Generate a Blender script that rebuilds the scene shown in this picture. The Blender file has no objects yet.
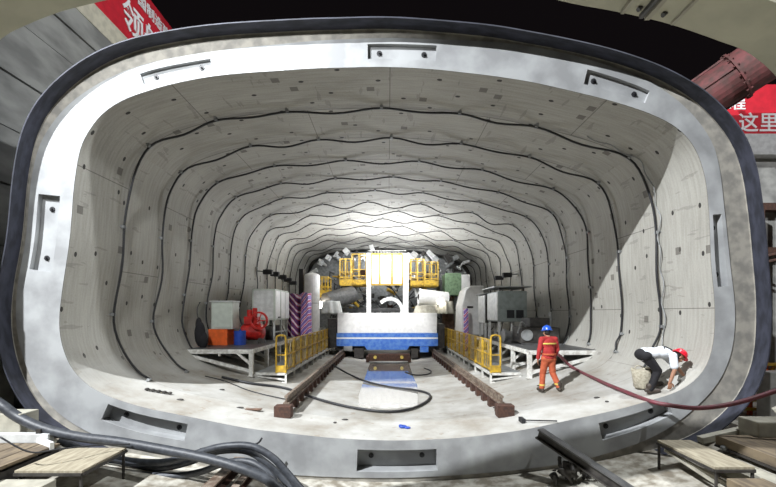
import bpy, bmesh, math, random
import numpy as np
from mathutils import Vector, Matrix
random.seed(7)
R = math.radians
FP, HX, HY, EYE = 375.0, 388.0, 313.0, 2.5     # focal length in px, principal column, horizon row, eye height
PD = 7.5                                        # distance of the portal face
col = bpy.context.scene.collection
ORG = {}

def P(x, y, d):
    return Vector(((x-HX)*d/FP, d, EYE+(HY-y)*d/FP))

# ------------------------------------------------------------------ materials
def mat(name, c, rough=.6, metal=0.0, c2=None, scale=6.0, amt=.25, bump=0.0, stretch=(1,1,1), spec=.5, detail=4):
    m = bpy.data.materials.new(name); m.use_nodes = True
    nt = m.node_tree; b = nt.nodes['Principled BSDF']
    b.inputs['Roughness'].default_value = rough; b.inputs['Metallic'].default_value = metal
    b.inputs['Specular IOR Level'].default_value = spec
    c = tuple(c)+(1,)
    if c2 is None: c2 = tuple(x*(1-amt) for x in c[:3])
    tc = nt.nodes.new('ShaderNodeTexCoord'); mp = nt.nodes.new('ShaderNodeMapping')
    mp.inputs['Scale'].default_value = stretch
    nz = nt.nodes.new('ShaderNodeTexNoise'); nz.inputs['Scale'].default_value = scale; nz.inputs['Detail'].default_value = detail
    nt.links.new(tc.outputs['Object'], mp.inputs[0]); nt.links.new(mp.outputs[0], nz.inputs['Vector'])
    cr = nt.nodes.new('ShaderNodeValToRGB')
    cr.color_ramp.elements[0].position = .38; cr.color_ramp.elements[1].position = .62
    cr.color_ramp.elements[0].color = tuple(c2)+(1,); cr.color_ramp.elements[1].color = c
    nt.links.new(nz.outputs[0], cr.inputs[0]); nt.links.new(cr.outputs[0], b.inputs['Base Color'])
    if bump:
        bp = nt.nodes.new('ShaderNodeBump'); bp.inputs['Strength'].default_value = bump; bp.inputs['Distance'].default_value = .02
        nt.links.new(nz.outputs[0], bp.inputs['Height']); nt.links.new(bp.outputs[0], b.inputs['Normal'])
    return m

def emis(name, c, s):
    m = bpy.data.materials.new(name); m.use_nodes = True
    b = m.node_tree.nodes['Principled BSDF']
    b.inputs['Base Color'].default_value = tuple(c)+(1,)
    b.inputs['Emission Color'].default_value = tuple(c)+(1,); b.inputs['Emission Strength'].default_value = s
    return m

def lining_mat(name, base, dirt, holes=True, rough=.75, floor=False):
    """cast concrete segments: uv = (arc length, distance); ring joints, bolt pockets, streaks"""
    m = bpy.data.materials.new(name); m.use_nodes = True
    nt = m.node_tree; N = nt.nodes; L = nt.links; b = N['Principled BSDF']
    b.inputs['Roughness'].default_value = rough
    uv = N.new('ShaderNodeUVMap'); uv.uv_map = 'UVMap'
    def mp(sx, sy):
        q = N.new('ShaderNodeMapping'); q.inputs['Scale'].default_value = (sx, sy, 1); L.new(uv.outputs[0], q.inputs[0]); return q
    def noise(vec, sc, det=5):
        q = N.new('ShaderNodeTexNoise'); q.inputs['Scale'].default_value = sc; q.inputs['Detail'].default_value = det
        L.new(vec.outputs[0], q.inputs['Vector']); return q
    def ramp(src, p0, p1, c0, c1):
        q = N.new('ShaderNodeValToRGB'); e = q.color_ramp.elements
        e[0].position = p0; e[1].position = p1; e[0].color = tuple(c0)+(1,); e[1].color = tuple(c1)+(1,)
        L.new(src, q.inputs[0]); return q
    def mix(fac, a, bb, mode='MIX'):
        q = N.new('ShaderNodeMix'); q.data_type = 'RGBA'; q.blend_type = mode
        if isinstance(fac, float): q.inputs[0].default_value = fac
        else: L.new(fac, q.inputs[0])
        L.new(a, q.inputs[6])
        if isinstance(bb, tuple): q.inputs[7].default_value = bb+(1,)
        else: L.new(bb, q.inputs[7])
        return q.outputs[2]
    def math_(op, a, v=None, v2=None):
        q = N.new('ShaderNodeMath'); q.operation = op
        if hasattr(a, 'links'): L.new(a, q.inputs[0])
        else: q.inputs[0].default_value = a
        if v is not None:
            if hasattr(v, 'links'): L.new(v, q.inputs[1])
            else: q.inputs[1].default_value = v
        if v2 is not None: q.inputs[2].default_value = v2
        return q.outputs[0]
    big = noise(mp(.35, .5), 1.6)
    colr = ramp(big.outputs[0], .35, .65, dirt, base).outputs[0]
    stre = noise(mp(.5, 7), 2.5, 6) if not floor else noise(mp(.6, 1.2), 3.0, 7)
    colr = mix(.5 if not floor else .8, colr, ramp(stre.outputs[0], .38, .6, tuple(x*.72 for x in base), tuple(min(1, x*1.08) for x in base)).outputs[0], 'MIX')
    fine = noise(mp(9, 9), 3, 3)
    colr = mix(.25, colr, ramp(fine.outputs[0], .3, .7, tuple(x*.6 for x in base), base).outputs[0])
    sep = N.new('ShaderNodeSeparateXYZ'); L.new(uv.outputs[0], sep.inputs[0])
    ry = math_('DIVIDE', math_('SUBTRACT', sep.outputs[1], PD), 1.5)
    fr = math_('FRACT', ry); d = math_('ABSOLUTE', math_('SUBTRACT', fr, .5))
    joint = math_('GREATER_THAN', d, .5-.008)
    ring = math_('FLOOR', ry)
    sh = math_('MULTIPLY', math_('FRACT', math_('MULTIPLY', ring, .5)), .9)
    sx = math_('ADD', math_('DIVIDE', sep.outputs[0], 4.4), sh)
    d2 = math_('ABSOLUTE', math_('SUBTRACT', math_('FRACT', sx), .5))
    joint2 = math_('LESS_THAN', d2, .0022)
    jn = math_('MULTIPLY', math_('MAXIMUM', joint, joint2), .65 if not floor else .25)
    colr = mix(jn, colr, (.06, .055, .05))
    # wet dark drip marks round the joints
    dr = noise(mp(2.4, .5), 2.2, 4)
    dm = math_('MULTIPLY', math_('GREATER_THAN', dr.outputs[0], .64), .3)
    colr = mix(dm, colr, tuple(x*.45 for x in dirt))
    if holes:
        vo = N.new('ShaderNodeTexVoronoi'); vo.voronoi_dimensions = '2D'; vo.inputs['Scale'].default_value = 1.0; vo.inputs['Randomness'].default_value = .75
        L.new(mp(.85, 1.35).outputs[0], vo.inputs['Vector'])
        h = math_('LESS_THAN', vo.outputs['Distance'], .046)
        colr = mix(h, colr, (.03, .027, .025))
        v2 = N.new('ShaderNodeTexVoronoi'); v2.voronoi_dimensions = '2D'; v2.inputs['Scale'].default_value = 1.0; v2.inputs['Randomness'].default_value = 1
        v2.distance = 'CHEBYCHEV'
        q = mp(.6, .66); q.inputs['Location'].default_value = (3.3, 1.7, 0); L.new(q.outputs[0], v2.inputs['Vector'])
        h2 = math_('MULTIPLY', math_('LESS_THAN', v2.outputs['Distance'], .05), .7)
        colr = mix(h2, colr, (.08, .07, .06))
    geo = N.new('ShaderNodeNewGeometry'); sp = N.new('ShaderNodeSeparateXYZ'); L.new(geo.outputs['Position'], sp.inputs[0])
    wn = N.new('ShaderNodeTexNoise'); wn.inputs['Scale'].default_value = 1.1; wn.inputs['Detail'].default_value = 6; L.new(geo.outputs['Position'], wn.inputs['Vector'])
    zz = math_('ADD', sp.outputs[2], math_('MULTIPLY', math_('SUBTRACT', wn.outputs[0], .5), 1.4))
    mr = N.new('ShaderNodeMapRange'); mr.inputs[1].default_value = .75; mr.inputs[2].default_value = 1.75; mr.inputs[3].default_value = 1; mr.inputs[4].default_value = 0
    L.new(zz, mr.inputs[0])
    fn = N.new('ShaderNodeTexNoise'); fn.inputs['Scale'].default_value = .9; fn.inputs['Detail'].default_value = 9; fn.inputs['Roughness'].default_value = .65; L.new(geo.outputs['Position'], fn.inputs['Vector'])
    scr = ramp(fn.outputs[0], .33, .62, (.28, .255, .215), (.46, .455, .43)).outputs[0]
    mud = N.new('ShaderNodeTexNoise'); mud.inputs['Scale'].default_value = 2.6; mud.inputs['Detail'].default_value = 8; L.new(geo.outputs['Position'], mud.inputs['Vector'])
    mf = math_('MULTIPLY', math_('GREATER_THAN', mud.outputs[0], .66), .35)
    scr = mix(mf, scr, (.22, .16, .10))
    scr = mix(math_('MULTIPLY', joint, .3), scr, (.1, .09, .08))
    colr = mix(mr.outputs[0], colr, scr)
    L.new(colr, b.inputs['Base Color'])
    bp = N.new('ShaderNodeBump'); bp.inputs['Strength'].default_value = .35; bp.inputs['Distance'].default_value = .01
    L.new(stre.outputs[0], bp.inputs['Height']); L.new(bp.outputs[0], b.inputs['Normal'])
    return m

def stripe_mat(name, c1, c2, c3, ang, scale):
    m = bpy.data.materials.new(name); m.use_nodes = True
    nt = m.node_tree; b = nt.nodes['Principled BSDF']; b.inputs['Roughness'].default_value = .6
    tc = nt.nodes.new('ShaderNodeTexCoord'); mp = nt.nodes.new('ShaderNodeMapping'); mp.inputs['Rotation'].default_value = (0, ang, 0)
    w = nt.nodes.new('ShaderNodeTexWave'); w.inputs['Scale'].default_value = scale; w.inputs['Distortion'].default_value = 1.5
    w.bands_direction = 'X'
    cr = nt.nodes.new('ShaderNodeValToRGB'); cr.color_ramp.interpolation = 'CONSTANT'
    e = cr.color_ramp.elements; e[0].color = c1+(1,); e[1].position = .55; e[1].color = c2+(1,)
    x = e.new(.82); x.color = c3+(1,)
    nt.links.new(tc.outputs['Object'], mp.inputs[0]); nt.links.new(mp.outputs[0], w.inputs['Vector'])
    nt.links.new(w.outputs[0], cr.inputs[0]); nt.links.new(cr.outputs[0], b.inputs['Base Color'])
    return m

M = dict(
    lining=lining_mat('lining_concrete', (.41, .40, .362), (.27, .258, .225)),
    face=mat('ring_face_concrete', (.37, .38, .385), .7, c2=(.25, .255, .26), scale=1.6, detail=9, bump=.15),
    groove=mat('ring_edge_concrete', (.34, .32, .28), .85, c2=(.22, .21, .19), scale=5, bump=.2),
    slab=mat('cradle_concrete', (.50, .48, .42), .85, c2=(.20, .175, .135), scale=4.5, bump=.6, detail=9),
    sleeve=mat('sleeve_steel', (.042, .045, .066), .65, .1, c2=(.02, .022, .032), scale=3, stretch=(1, 3, 1)),
    formwork=mat('formwork_concrete', (.33, .33, .31), .85, c2=(.2, .2, .19), scale=2.0, stretch=(1, .5, 1.2), bump=.2),
    cream=mat('cream_paint', (.62, .58, .46), .7, amt=.2),
    greenish=mat('arch_paint', (.48, .47, .36), .6, amt=.15, scale=3),
    beige=mat('beige_concrete', (.42, .40, .33), .75, amt=.25, scale=5),
    red=mat('banner_red', (.62, .012, .03), .7, amt=.2, scale=3),
    white=mat('white_paint', (.85, .85, .84), .45, amt=.12, scale=5),
    letter=mat('letter_white', (.9, .9, .9), .6, amt=.05),
    offwhite=mat('grey_white_paint', (.62, .63, .62), .5, amt=.2),
    blue=mat('wagon_blue', (.05, .16, .58), .4, c2=(.12, .26, .62), scale=6),
    black=mat('black_rubber', (.02, .02, .023), .55, amt=.3),
    hose=mat('hose_rubber', (.05, .055, .065), .5, c2=(.03, .033, .04), scale=12, bump=.2),
    dark=mat('dark_machine', (.05, .045, .04), .6, c2=(.025, .022, .02), scale=7),
    darkgrey=mat('dark_grey_steel', (.13, .13, .13), .5, .4, amt=.35),
    grey=mat('grey_steel', (.33, .34, .34), .5, .3, amt=.3),
    rust=mat('rusty_steel', (.09, .042, .028), .8, .1, c2=(.05, .027, .02), scale=14, bump=.4),
    railtop=mat('worn_rail_steel', (.30, .25, .20), .55, .3, c2=(.14, .09, .065), scale=9),
    yellow=mat('yellow_paint', (.60, .38, .03), .5, c2=(.34, .21, .03), scale=8),
    steelwhite=mat('white_steel_frame', (.74, .74, .70), .5, c2=(.5, .48, .44), scale=9),
    orange=mat('orange_plastic', (.8, .13, .02), .5, amt=.2),
    bluedrum=mat('blue_drum_plastic', (.02, .07, .4), .4, amt=.2),
    redm=mat('red_machine_paint', (.55, .02, .015), .4, amt=.4),
    cab=mat('cabinet_paint', (.50, .54, .48), .5, amt=.12),
    cabgrey=mat('cabinet_grey_paint', (.22, .25, .24), .5, amt=.2),
    green=mat('machine_green', (.18, .28, .16), .6, amt=.4),
    brown=mat('brown_tarp', (.17, .10, .07), .8, amt=.4, bump=.4),
    ply=mat('plywood', (.38, .34, .25), .75, c2=(.25, .215, .155), scale=5, stretch=(3, .6, 1)),
    plydark=mat('weathered_plank', (.20, .155, .10), .8, c2=(.11, .085, .06), scale=5, stretch=(3, .6, 1)),
    redhose=mat('red_hose', (.17, .035, .05), .55, c2=(.12, .04, .045), scale=10),
    redpipe=mat('red_strut_paint', (.15, .045, .045), .75, c2=(.08, .036, .032), scale=5, bump=.3),
    skin=mat('skin', (.42, .22, .14), .55, amt=.12),
    hair=mat('black_hair', (.015, .012, .01), .6),
    jacket=mat('red_workwear', (.45, .035, .035), .85, c2=(.34, .025, .025), scale=10, bump=.3),
    trouser=mat('orange_workwear', (.52, .12, .05), .85, c2=(.42, .085, .035), scale=10, bump=.3),
    reflect=mat('reflective_tape', (.85, .65, .15), .4),
    tee=mat('white_cotton', (.72, .75, .80), .85, amt=.12, scale=9, bump=.3),
    blackcloth=mat('black_cloth', (.012, .011, .014), .85, scale=9, bump=.3),
    boots=mat('boot_leather', (.06, .045, .035), .6),
    helmetblue=mat('blue_helmet', (.02, .10, .55), .3, amt=.05),
    helmetred=mat('red_helmet', (.7, .01, .03), .3, amt=.05),
    sack=mat('woven_sack', (.50, .46, .36), .85, c2=(.34, .31, .24), scale=22, bump=.4),
    lamp=emis('lamp_glow', (1, .96, .88), 30),
    stripe1=stripe_mat('striped_tarp_dark', (.10, .02, .13), (.55, .05, .10), (.75, .7, .8), .7, 1.4),
    stripe2=stripe_mat('striped_tarp_light', (.22, .12, .42), (.78, .75, .85), (.55, .08, .2), -.7, 1.5),
)
def water_mat():
    m = bpy.data.materials.new('standing_water'); m.use_nodes = True
    b = m.node_tree.nodes['Principled BSDF']
    b.inputs['Base Color'].default_value = (.40, .385, .35, 1); b.inputs['Roughness'].default_value = .07
    b.inputs['Specular IOR Level'].default_value = .9
    b.inputs['Coat Weight'].default_value = 1; b.inputs['Coat Roughness'].default_value = .05; b.inputs['Coat IOR'].default_value = 1.7
    return m
M['water'] = water_mat()

# ------------------------------------------------------------------ mesh builder
class MB:
    def __init__(s): s.v = []; s.f = []; s.mi = []; s.cur = 0
    def add(s, vs, fs):
        o = len(s.v); s.v += [Vector(p) for p in vs]; s.f += [[i+o for i in f] for f in fs]; s.mi += [s.cur]*len(fs); return s
    def box(s, c, d, rot=None):
        c = Vector(c); h = Vector(d)/2
        vs = [Vector((x*h.x, y*h.y, z*h.z)) for x in (-1, 1) for y in (-1, 1) for z in (-1, 1)]
        if rot is not None: vs = [rot @ p for p in vs]
        return s.add([p+c for p in vs], [(0, 1, 3, 2), (4, 6, 7, 5), (0, 4, 5, 1), (2, 3, 7, 6), (0, 2, 6, 4), (1, 5, 7, 3)])
    def b2(s, x0, x1, y0, y1, z0, z1):
        return s.box(((x0+x1)/2, (y0+y1)/2, (z0+z1)/2), (abs(x1-x0), abs(y1-y0), abs(z1-z0)))
    def bar(s, a, b, w, h=None):
        h = h or w; a = Vector(a); b = Vector(b); d = b-a; L = d.length
        if L < 1e-6: return s
        q = d.to_track_quat('Y', 'Z').to_matrix()
        return s.box((a+b)/2, (w, L, h), q)
    def cyl(s, a, b, r0, r1=None, n=12, caps=True):
        r1 = r0 if r1 is None else r1; a = Vector(a); b = Vector(b)
        q = (b-a).to_track_quat('Z', 'Y').to_matrix()
        vs = []
        for p, r in ((a, r0), (b, r1)):
            for i in range(n):
                t = 2*math.pi*i/n; vs.append(p+q @ Vector((r*math.cos(t), r*math.sin(t), 0)))
        fs = [(i, (i+1) % n, n+(i+1) % n, n+i) for i in range(n)]
        if caps: fs += [tuple(range(n-1, -1, -1)), tuple(range(n, 2*n))]
        return s.add(vs, fs)
    def tube(s, pts, r, n=8, caps=True):
        pts = [Vector(p) for p in pts]; vs = []; fs = []
        up = Vector((0, 0, 1)); prev = None
        for k, p in enumerate(pts):
            t = (pts[min(k+1, len(pts)-1)]-pts[max(k-1, 0)]).normalized()
            if prev is None:
                a = t.orthogonal().normalized()
            else:
                a = (prev-t*prev.dot(t)).normalized()
            prev = a; b = t.cross(a)
            rr = r[k] if isinstance(r, (list, tuple)) else r
            for i in range(n):
                q = 2*math.pi*i/n; vs.append(p+a*rr*math.cos(q)+b*rr*math.sin(q))
        for k in range(len(pts)-1):
            for i in range(n):
                j = (i+1) % n; fs.append((k*n+i, k*n+j, (k+1)*n+j, (k+1)*n+i))
        if caps:
            fs.append(tuple(range(n-1, -1, -1))); fs.append(tuple((len(pts)-1)*n+i for i in range(n)))
        return s.add(vs, fs)
    def ell(s, c, r, rot=None, nu=16, nv=10):
        c = Vector(c); r = (r, r, r) if isinstance(r, (int, float)) else r
        vs = []; fs = []
        for j in range(1, nv):
            ph = math.pi*j/nv
            for i in range(nu):
                th = 2*math.pi*i/nu
                vs.append(Vector((r[0]*math.sin(ph)*math.cos(th), r[1]*math.sin(ph)*math.sin(th), r[2]*math.cos(ph))))
        top = len(vs); vs.append(Vector((0, 0, r[2]))); bot = len(vs); vs.append(Vector((0, 0, -r[2])))
        for j in range(nv-2):
            for i in range(nu):
                k = (i+1) % nu; fs.append((j*nu+i, (j+1)*nu+i, (j+1)*nu+k, j*nu+k))
        for i in range(nu):
            k = (i+1) % nu; fs.append((top, i, k)); fs.append((bot, (nv-2)*nu+k, (nv-2)*nu+i))
        if rot is not None: vs = [rot @ p for p in vs]
        return s.add([p+c for p in vs], fs)
    def cap(s, a, b, r0, r1):
        s.cyl(a, b, r0, r1, 14); s.ell(a, r0, None, 14, 8); s.ell(b, r1, None, 14, 8); return s
    def prism(s, poly, z0, z1):
        n = len(poly); vs = [(x, y, z0) for x, y in poly]+[(x, y, z1) for x, y in poly]
        return s.add(vs, [tuple(range(n-1, -1, -1)), tuple(range(n, 2*n))]+[(i, (i+1) % n, n+(i+1) % n, n+i) for i in range(n)])
    def ext(s, poly, y0, y1):                       # polygon in XZ extruded along Y
        n = len(poly); vs = [(x, y0, z) for x, z in poly]+[(x, y1, z) for x, z in poly]
        return s.add(vs, [tuple(range(n)), tuple(range(2*n-1, n-1, -1))]+[((i+1) % n, i, n+i, n+(i+1) % n) for i in range(n)])
    def build(s, name, m, parent=None, smooth=False, bevel=0, uv=None, voxel=0, iters=0):
        org = ORG.get(parent.name, Vector((0, 0, 0))) if parent else Vector((0, 0, 0))
        me = bpy.data.meshes.new(name); me.from_pydata([p-org for p in s.v], [], s.f)
        for mm in (m if isinstance(m, list) else [m]): me.materials.append(M[mm] if isinstance(mm, str) else mm)
        me.polygons.foreach_set('material_index', s.mi)
        if smooth: me.polygons.foreach_set('use_smooth', [True]*len(me.polygons))
        if uv:
            l = me.uv_layers.new(name='UVMap'); l.data.foreach_set('uv', uv)
        bm = bmesh.new(); bm.from_mesh(me)
        bmesh.ops.recalc_face_normals(bm, faces=bm.faces)
        bm.to_mesh(me); bm.free()
        o = bpy.data.objects.new(name, me); col.objects.link(o)
        if voxel:
            r = o.modifiers.new('r', 'REMESH'); r.mode = 'VOXEL'; r.voxel_size = voxel; r.use_smooth_shade = True
            if iters:
                q = o.modifiers.new('s', 'SMOOTH'); q.iterations = iters; q.factor = .5
            dg = bpy.context.evaluated_depsgraph_get()
            nm = bpy.data.meshes.new_from_object(o.evaluated_get(dg)); o.modifiers.clear()
            o.data = nm; nm.name = name
            nm.materials.clear(); nm.materials.append(M[m])
            nm.polygons.foreach_set('use_smooth', [True]*len(nm.polygons))
        if bevel:
            q = o.modifiers.new('bevel', 'BEVEL'); q.width = bevel; q.segments = 2; q.limit_method = 'ANGLE'
        if parent: o.parent = parent
        ORG[o.name] = org
        return o

def tag(o, label=None, cat=None, group=None, kind=None):
    if label: o['label'] = label
    if cat: o['category'] = cat
    if group: o['group'] = group
    if kind: o['kind'] = kind
    return o

def thing(name, loc, label, cat, group=None):
    o = bpy.data.objects.new(name, None); o.location = loc; o.empty_display_size = .2; col.objects.link(o)
    ORG[o.name] = Vector(loc); return tag(o, label, cat, group)

def struct(o, label=None): return tag(o, label, kind='structure')

def copy_tree(o, loc=None, parent=None, label=None, rz=None):
    c = o.copy(); col.objects.link(c)
    if parent is not None: c.parent = parent
    if loc is not None: c.location = loc
    if rz is not None: c.rotation_euler.z = rz
    if label: c['label'] = label
    for ch in list(o.children): copy_tree(ch, parent=c)
    return c

def spline(pts, k=8):
    pts = [Vector(p) for p in pts]; out = []
    for i in range(len(pts)-1):
        p0 = pts[max(i-1, 0)]; p1 = pts[i]; p2 = pts[i+1]; p3 = pts[min(i+2, len(pts)-1)]
        for j in range(k):
            t = j/k
            out.append(.5*((2*p1)+(p2-p0)*t+(2*p0-5*p1+4*p2-p3)*t*t+(3*p1-p0-3*p2+p3)*t**3))
    out.append(pts[-1]); return out

# ------------------------------------------------------------------ ring profiles (metres in the portal plane)
ZC = EYE+(HY-250)*PD/FP
I_PX = [(390,67),(429,69),(477,74),(520,80),(584,94),(628,106),(658,117),(679,129),(692,143),(702,165),(709,211),(711,262),(714.5,300),(715,322),(713,346),(705,369),(685,388),(648,401),(584,417),(516,431),(450,438.5),(389,440.5),(348,439),(260,430),(176,414),(125,402),(92,388),(75,373),(63,349),(59,322),(61,300),(69,245),(77,165),(81,146),(90,129),(102,114),(119,102),(146,91.5),(186,81),(260,72),(328,68)]
F_PX = [(389,38),(450,40),(520,45),(567,54),(618,69),(652,83),(675,98),(699,122),(714,146),(719,165),(724,205),(730,262),(735,325),(732,350),(720,380),(695,408),(655,436),(618,450),(516,470),(390,478),(294,475),(180,457),(110,441),(80,428),(56,411),(39,392),(25,363),(16,322),(17,290),(25,245),(34,165),(39,146),(51,125),(68,105),(88,90),(115,75),(146,64),(190,55),(260,46),(328,40)]
S_PX = [(389,29),(450,33),(497,38),(520,42),(567,51),(618,64),(662,81),(696,102),(719,125),(733,146),(740,165),(748,211),(753,262),(756,300),(756,325),(752,363),(736,398),(706,427),(665,446),(618,459),(550,471),(516,476),(450,482),(390,484),(294,480),(180,463),(110,448),(78,434),(51,417),(34,397),(19,366),(11,322),(13,290),(21,245),(30,165),(35,142),(47,115),(67,91),(88,74),(108,62),(136,51),(176,42),(260,33),(328,30)]
def make_prof(px):
    a = []; r = []
    for x, y in px:
        X = (x-HX)*PD/FP; Z = EYE+(HY-y)*PD/FP-ZC
        a.append(math.atan2(X, Z)); r.append(math.hypot(X, Z))
    o = np.argsort(a); a = np.array(a)[o]; r = np.array(r)[o]
    aa = np.concatenate([a-2*math.pi, a, a+2*math.pi]); rr = np.tile(r, 3)
    g = np.linspace(-2*math.pi, 2*math.pi, 2881)
    # hermite through the traced points
    m = np.gradient(rr, aa); out = np.empty_like(g)
    idx = np.clip(np.searchsorted(aa, g)-1, 0, len(aa)-2)
    h = aa[idx+1]-aa[idx]; t = (g-aa[idx])/h
    out = (2*t**3-3*t**2+1)*rr[idx]+(t**3-2*t**2+t)*h*m[idx]+(-2*t**3+3*t**2)*rr[idx+1]+(t**3-t**2)*h*m[idx+1]
    k = np.hanning(27); k /= k.sum(); out = np.convolve(np.pad(out, 13, mode='wrap'), k, 'valid')
    return lambda q: float(np.interp(q, g, out))
rI, rF, rS = make_prof(I_PX), make_prof(F_PX), make_prof(S_PX)
def pt(r, a, y=0): return Vector((r*math.sin(a), y, ZC+r*math.cos(a)))
_G = [R(-200+i*.25) for i in range(1601)]
_NF = []; _NS = []
def _nrm(a):
    d = pt(rI(a+R(5)), a+R(5))-pt(rI(a-R(5)), a-R(5)); n = Vector((-d.z, 0, d.x)).normalized()
    p = pt(rI(a), a)-Vector((0, 0, ZC))
    return n if n.dot(p) > 0 else -n
for _a in _G:
    _p = pt(rI(_a), _a); _n = _nrm(_a)
    for _r, _o in ((rF, _NF), (rS, _NS)):
        lo, hi = _a-R(25), _a+R(25)                      # bisection for the angle where the normal meets the outer curve
        cr = lambda b: (lambda v: v.x*_n.z-v.z*_n.x)(pt(_r(b), b)-_p)
        s0 = cr(lo)
        for _ in range(30):
            m = (lo+hi)/2
            if (cr(m) > 0) == (s0 > 0): lo = m
            else: hi = m
        _o.append(lo)
_k = np.hanning(41); _k /= _k.sum()
def _sm(o): d = np.array(o)-np.array(_G); return np.array(_G)+np.convolve(np.pad(d, 20, mode='edge'), _k, 'valid')
_NF = _sm(_NF); _NS = _sm(_NS)
def wrapa(f, a):
    k = 0
    while a > math.pi: a -= 2*math.pi; k += 1
    return float(np.interp(a, _G, f))+2*math.pi*k
def pF(a, y=0): b = wrapa(_NF, a); return pt(rF(b), b, y)
def pS(a, y=0): b = wrapa(_NS, a); return pt(rS(b), b, y)
def foot(x, y):
    X = (x-HX)*PD/FP; Z = EYE+(HY-y)*PD/FP
    return min([R(-180+i*.25) for i in range(1441)], key=lambda a: (lambda p, q: min(((p+(q-p)*f)-Vector((X, 0, Z))).length for f in (.2, .35, .5, .65, .8)))(pt(rI(a), a), pF(a)))
def ang(x, y): return math.atan2((x-HX), (250-y))
# inner floor height at a given X
_fl = sorted([(pt(rI(q), q).x, pt(rI(q), q).z) for q in [R(100+i*.5) for i in range(321)]])
_fx = [p[0] for p in _fl]; _fz = [p[1] for p in _fl]
def floor_z(x): return float(np.interp(x, _fx, _fz))
_sl = sorted([(pt(rS(q), q).x, pt(rS(q), q).z) for q in [R(110+i*.5) for i in range(281)]])
_sx = [p[0] for p in _sl]; _sz = [p[1] for p in _sl]
def cradle_z(x): return float(np.interp(x, _sx, _sz))+float(np.interp(abs(x), [0, 5.0, 5.9, 9], [.03, .03, -.07, -.07]))

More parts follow.
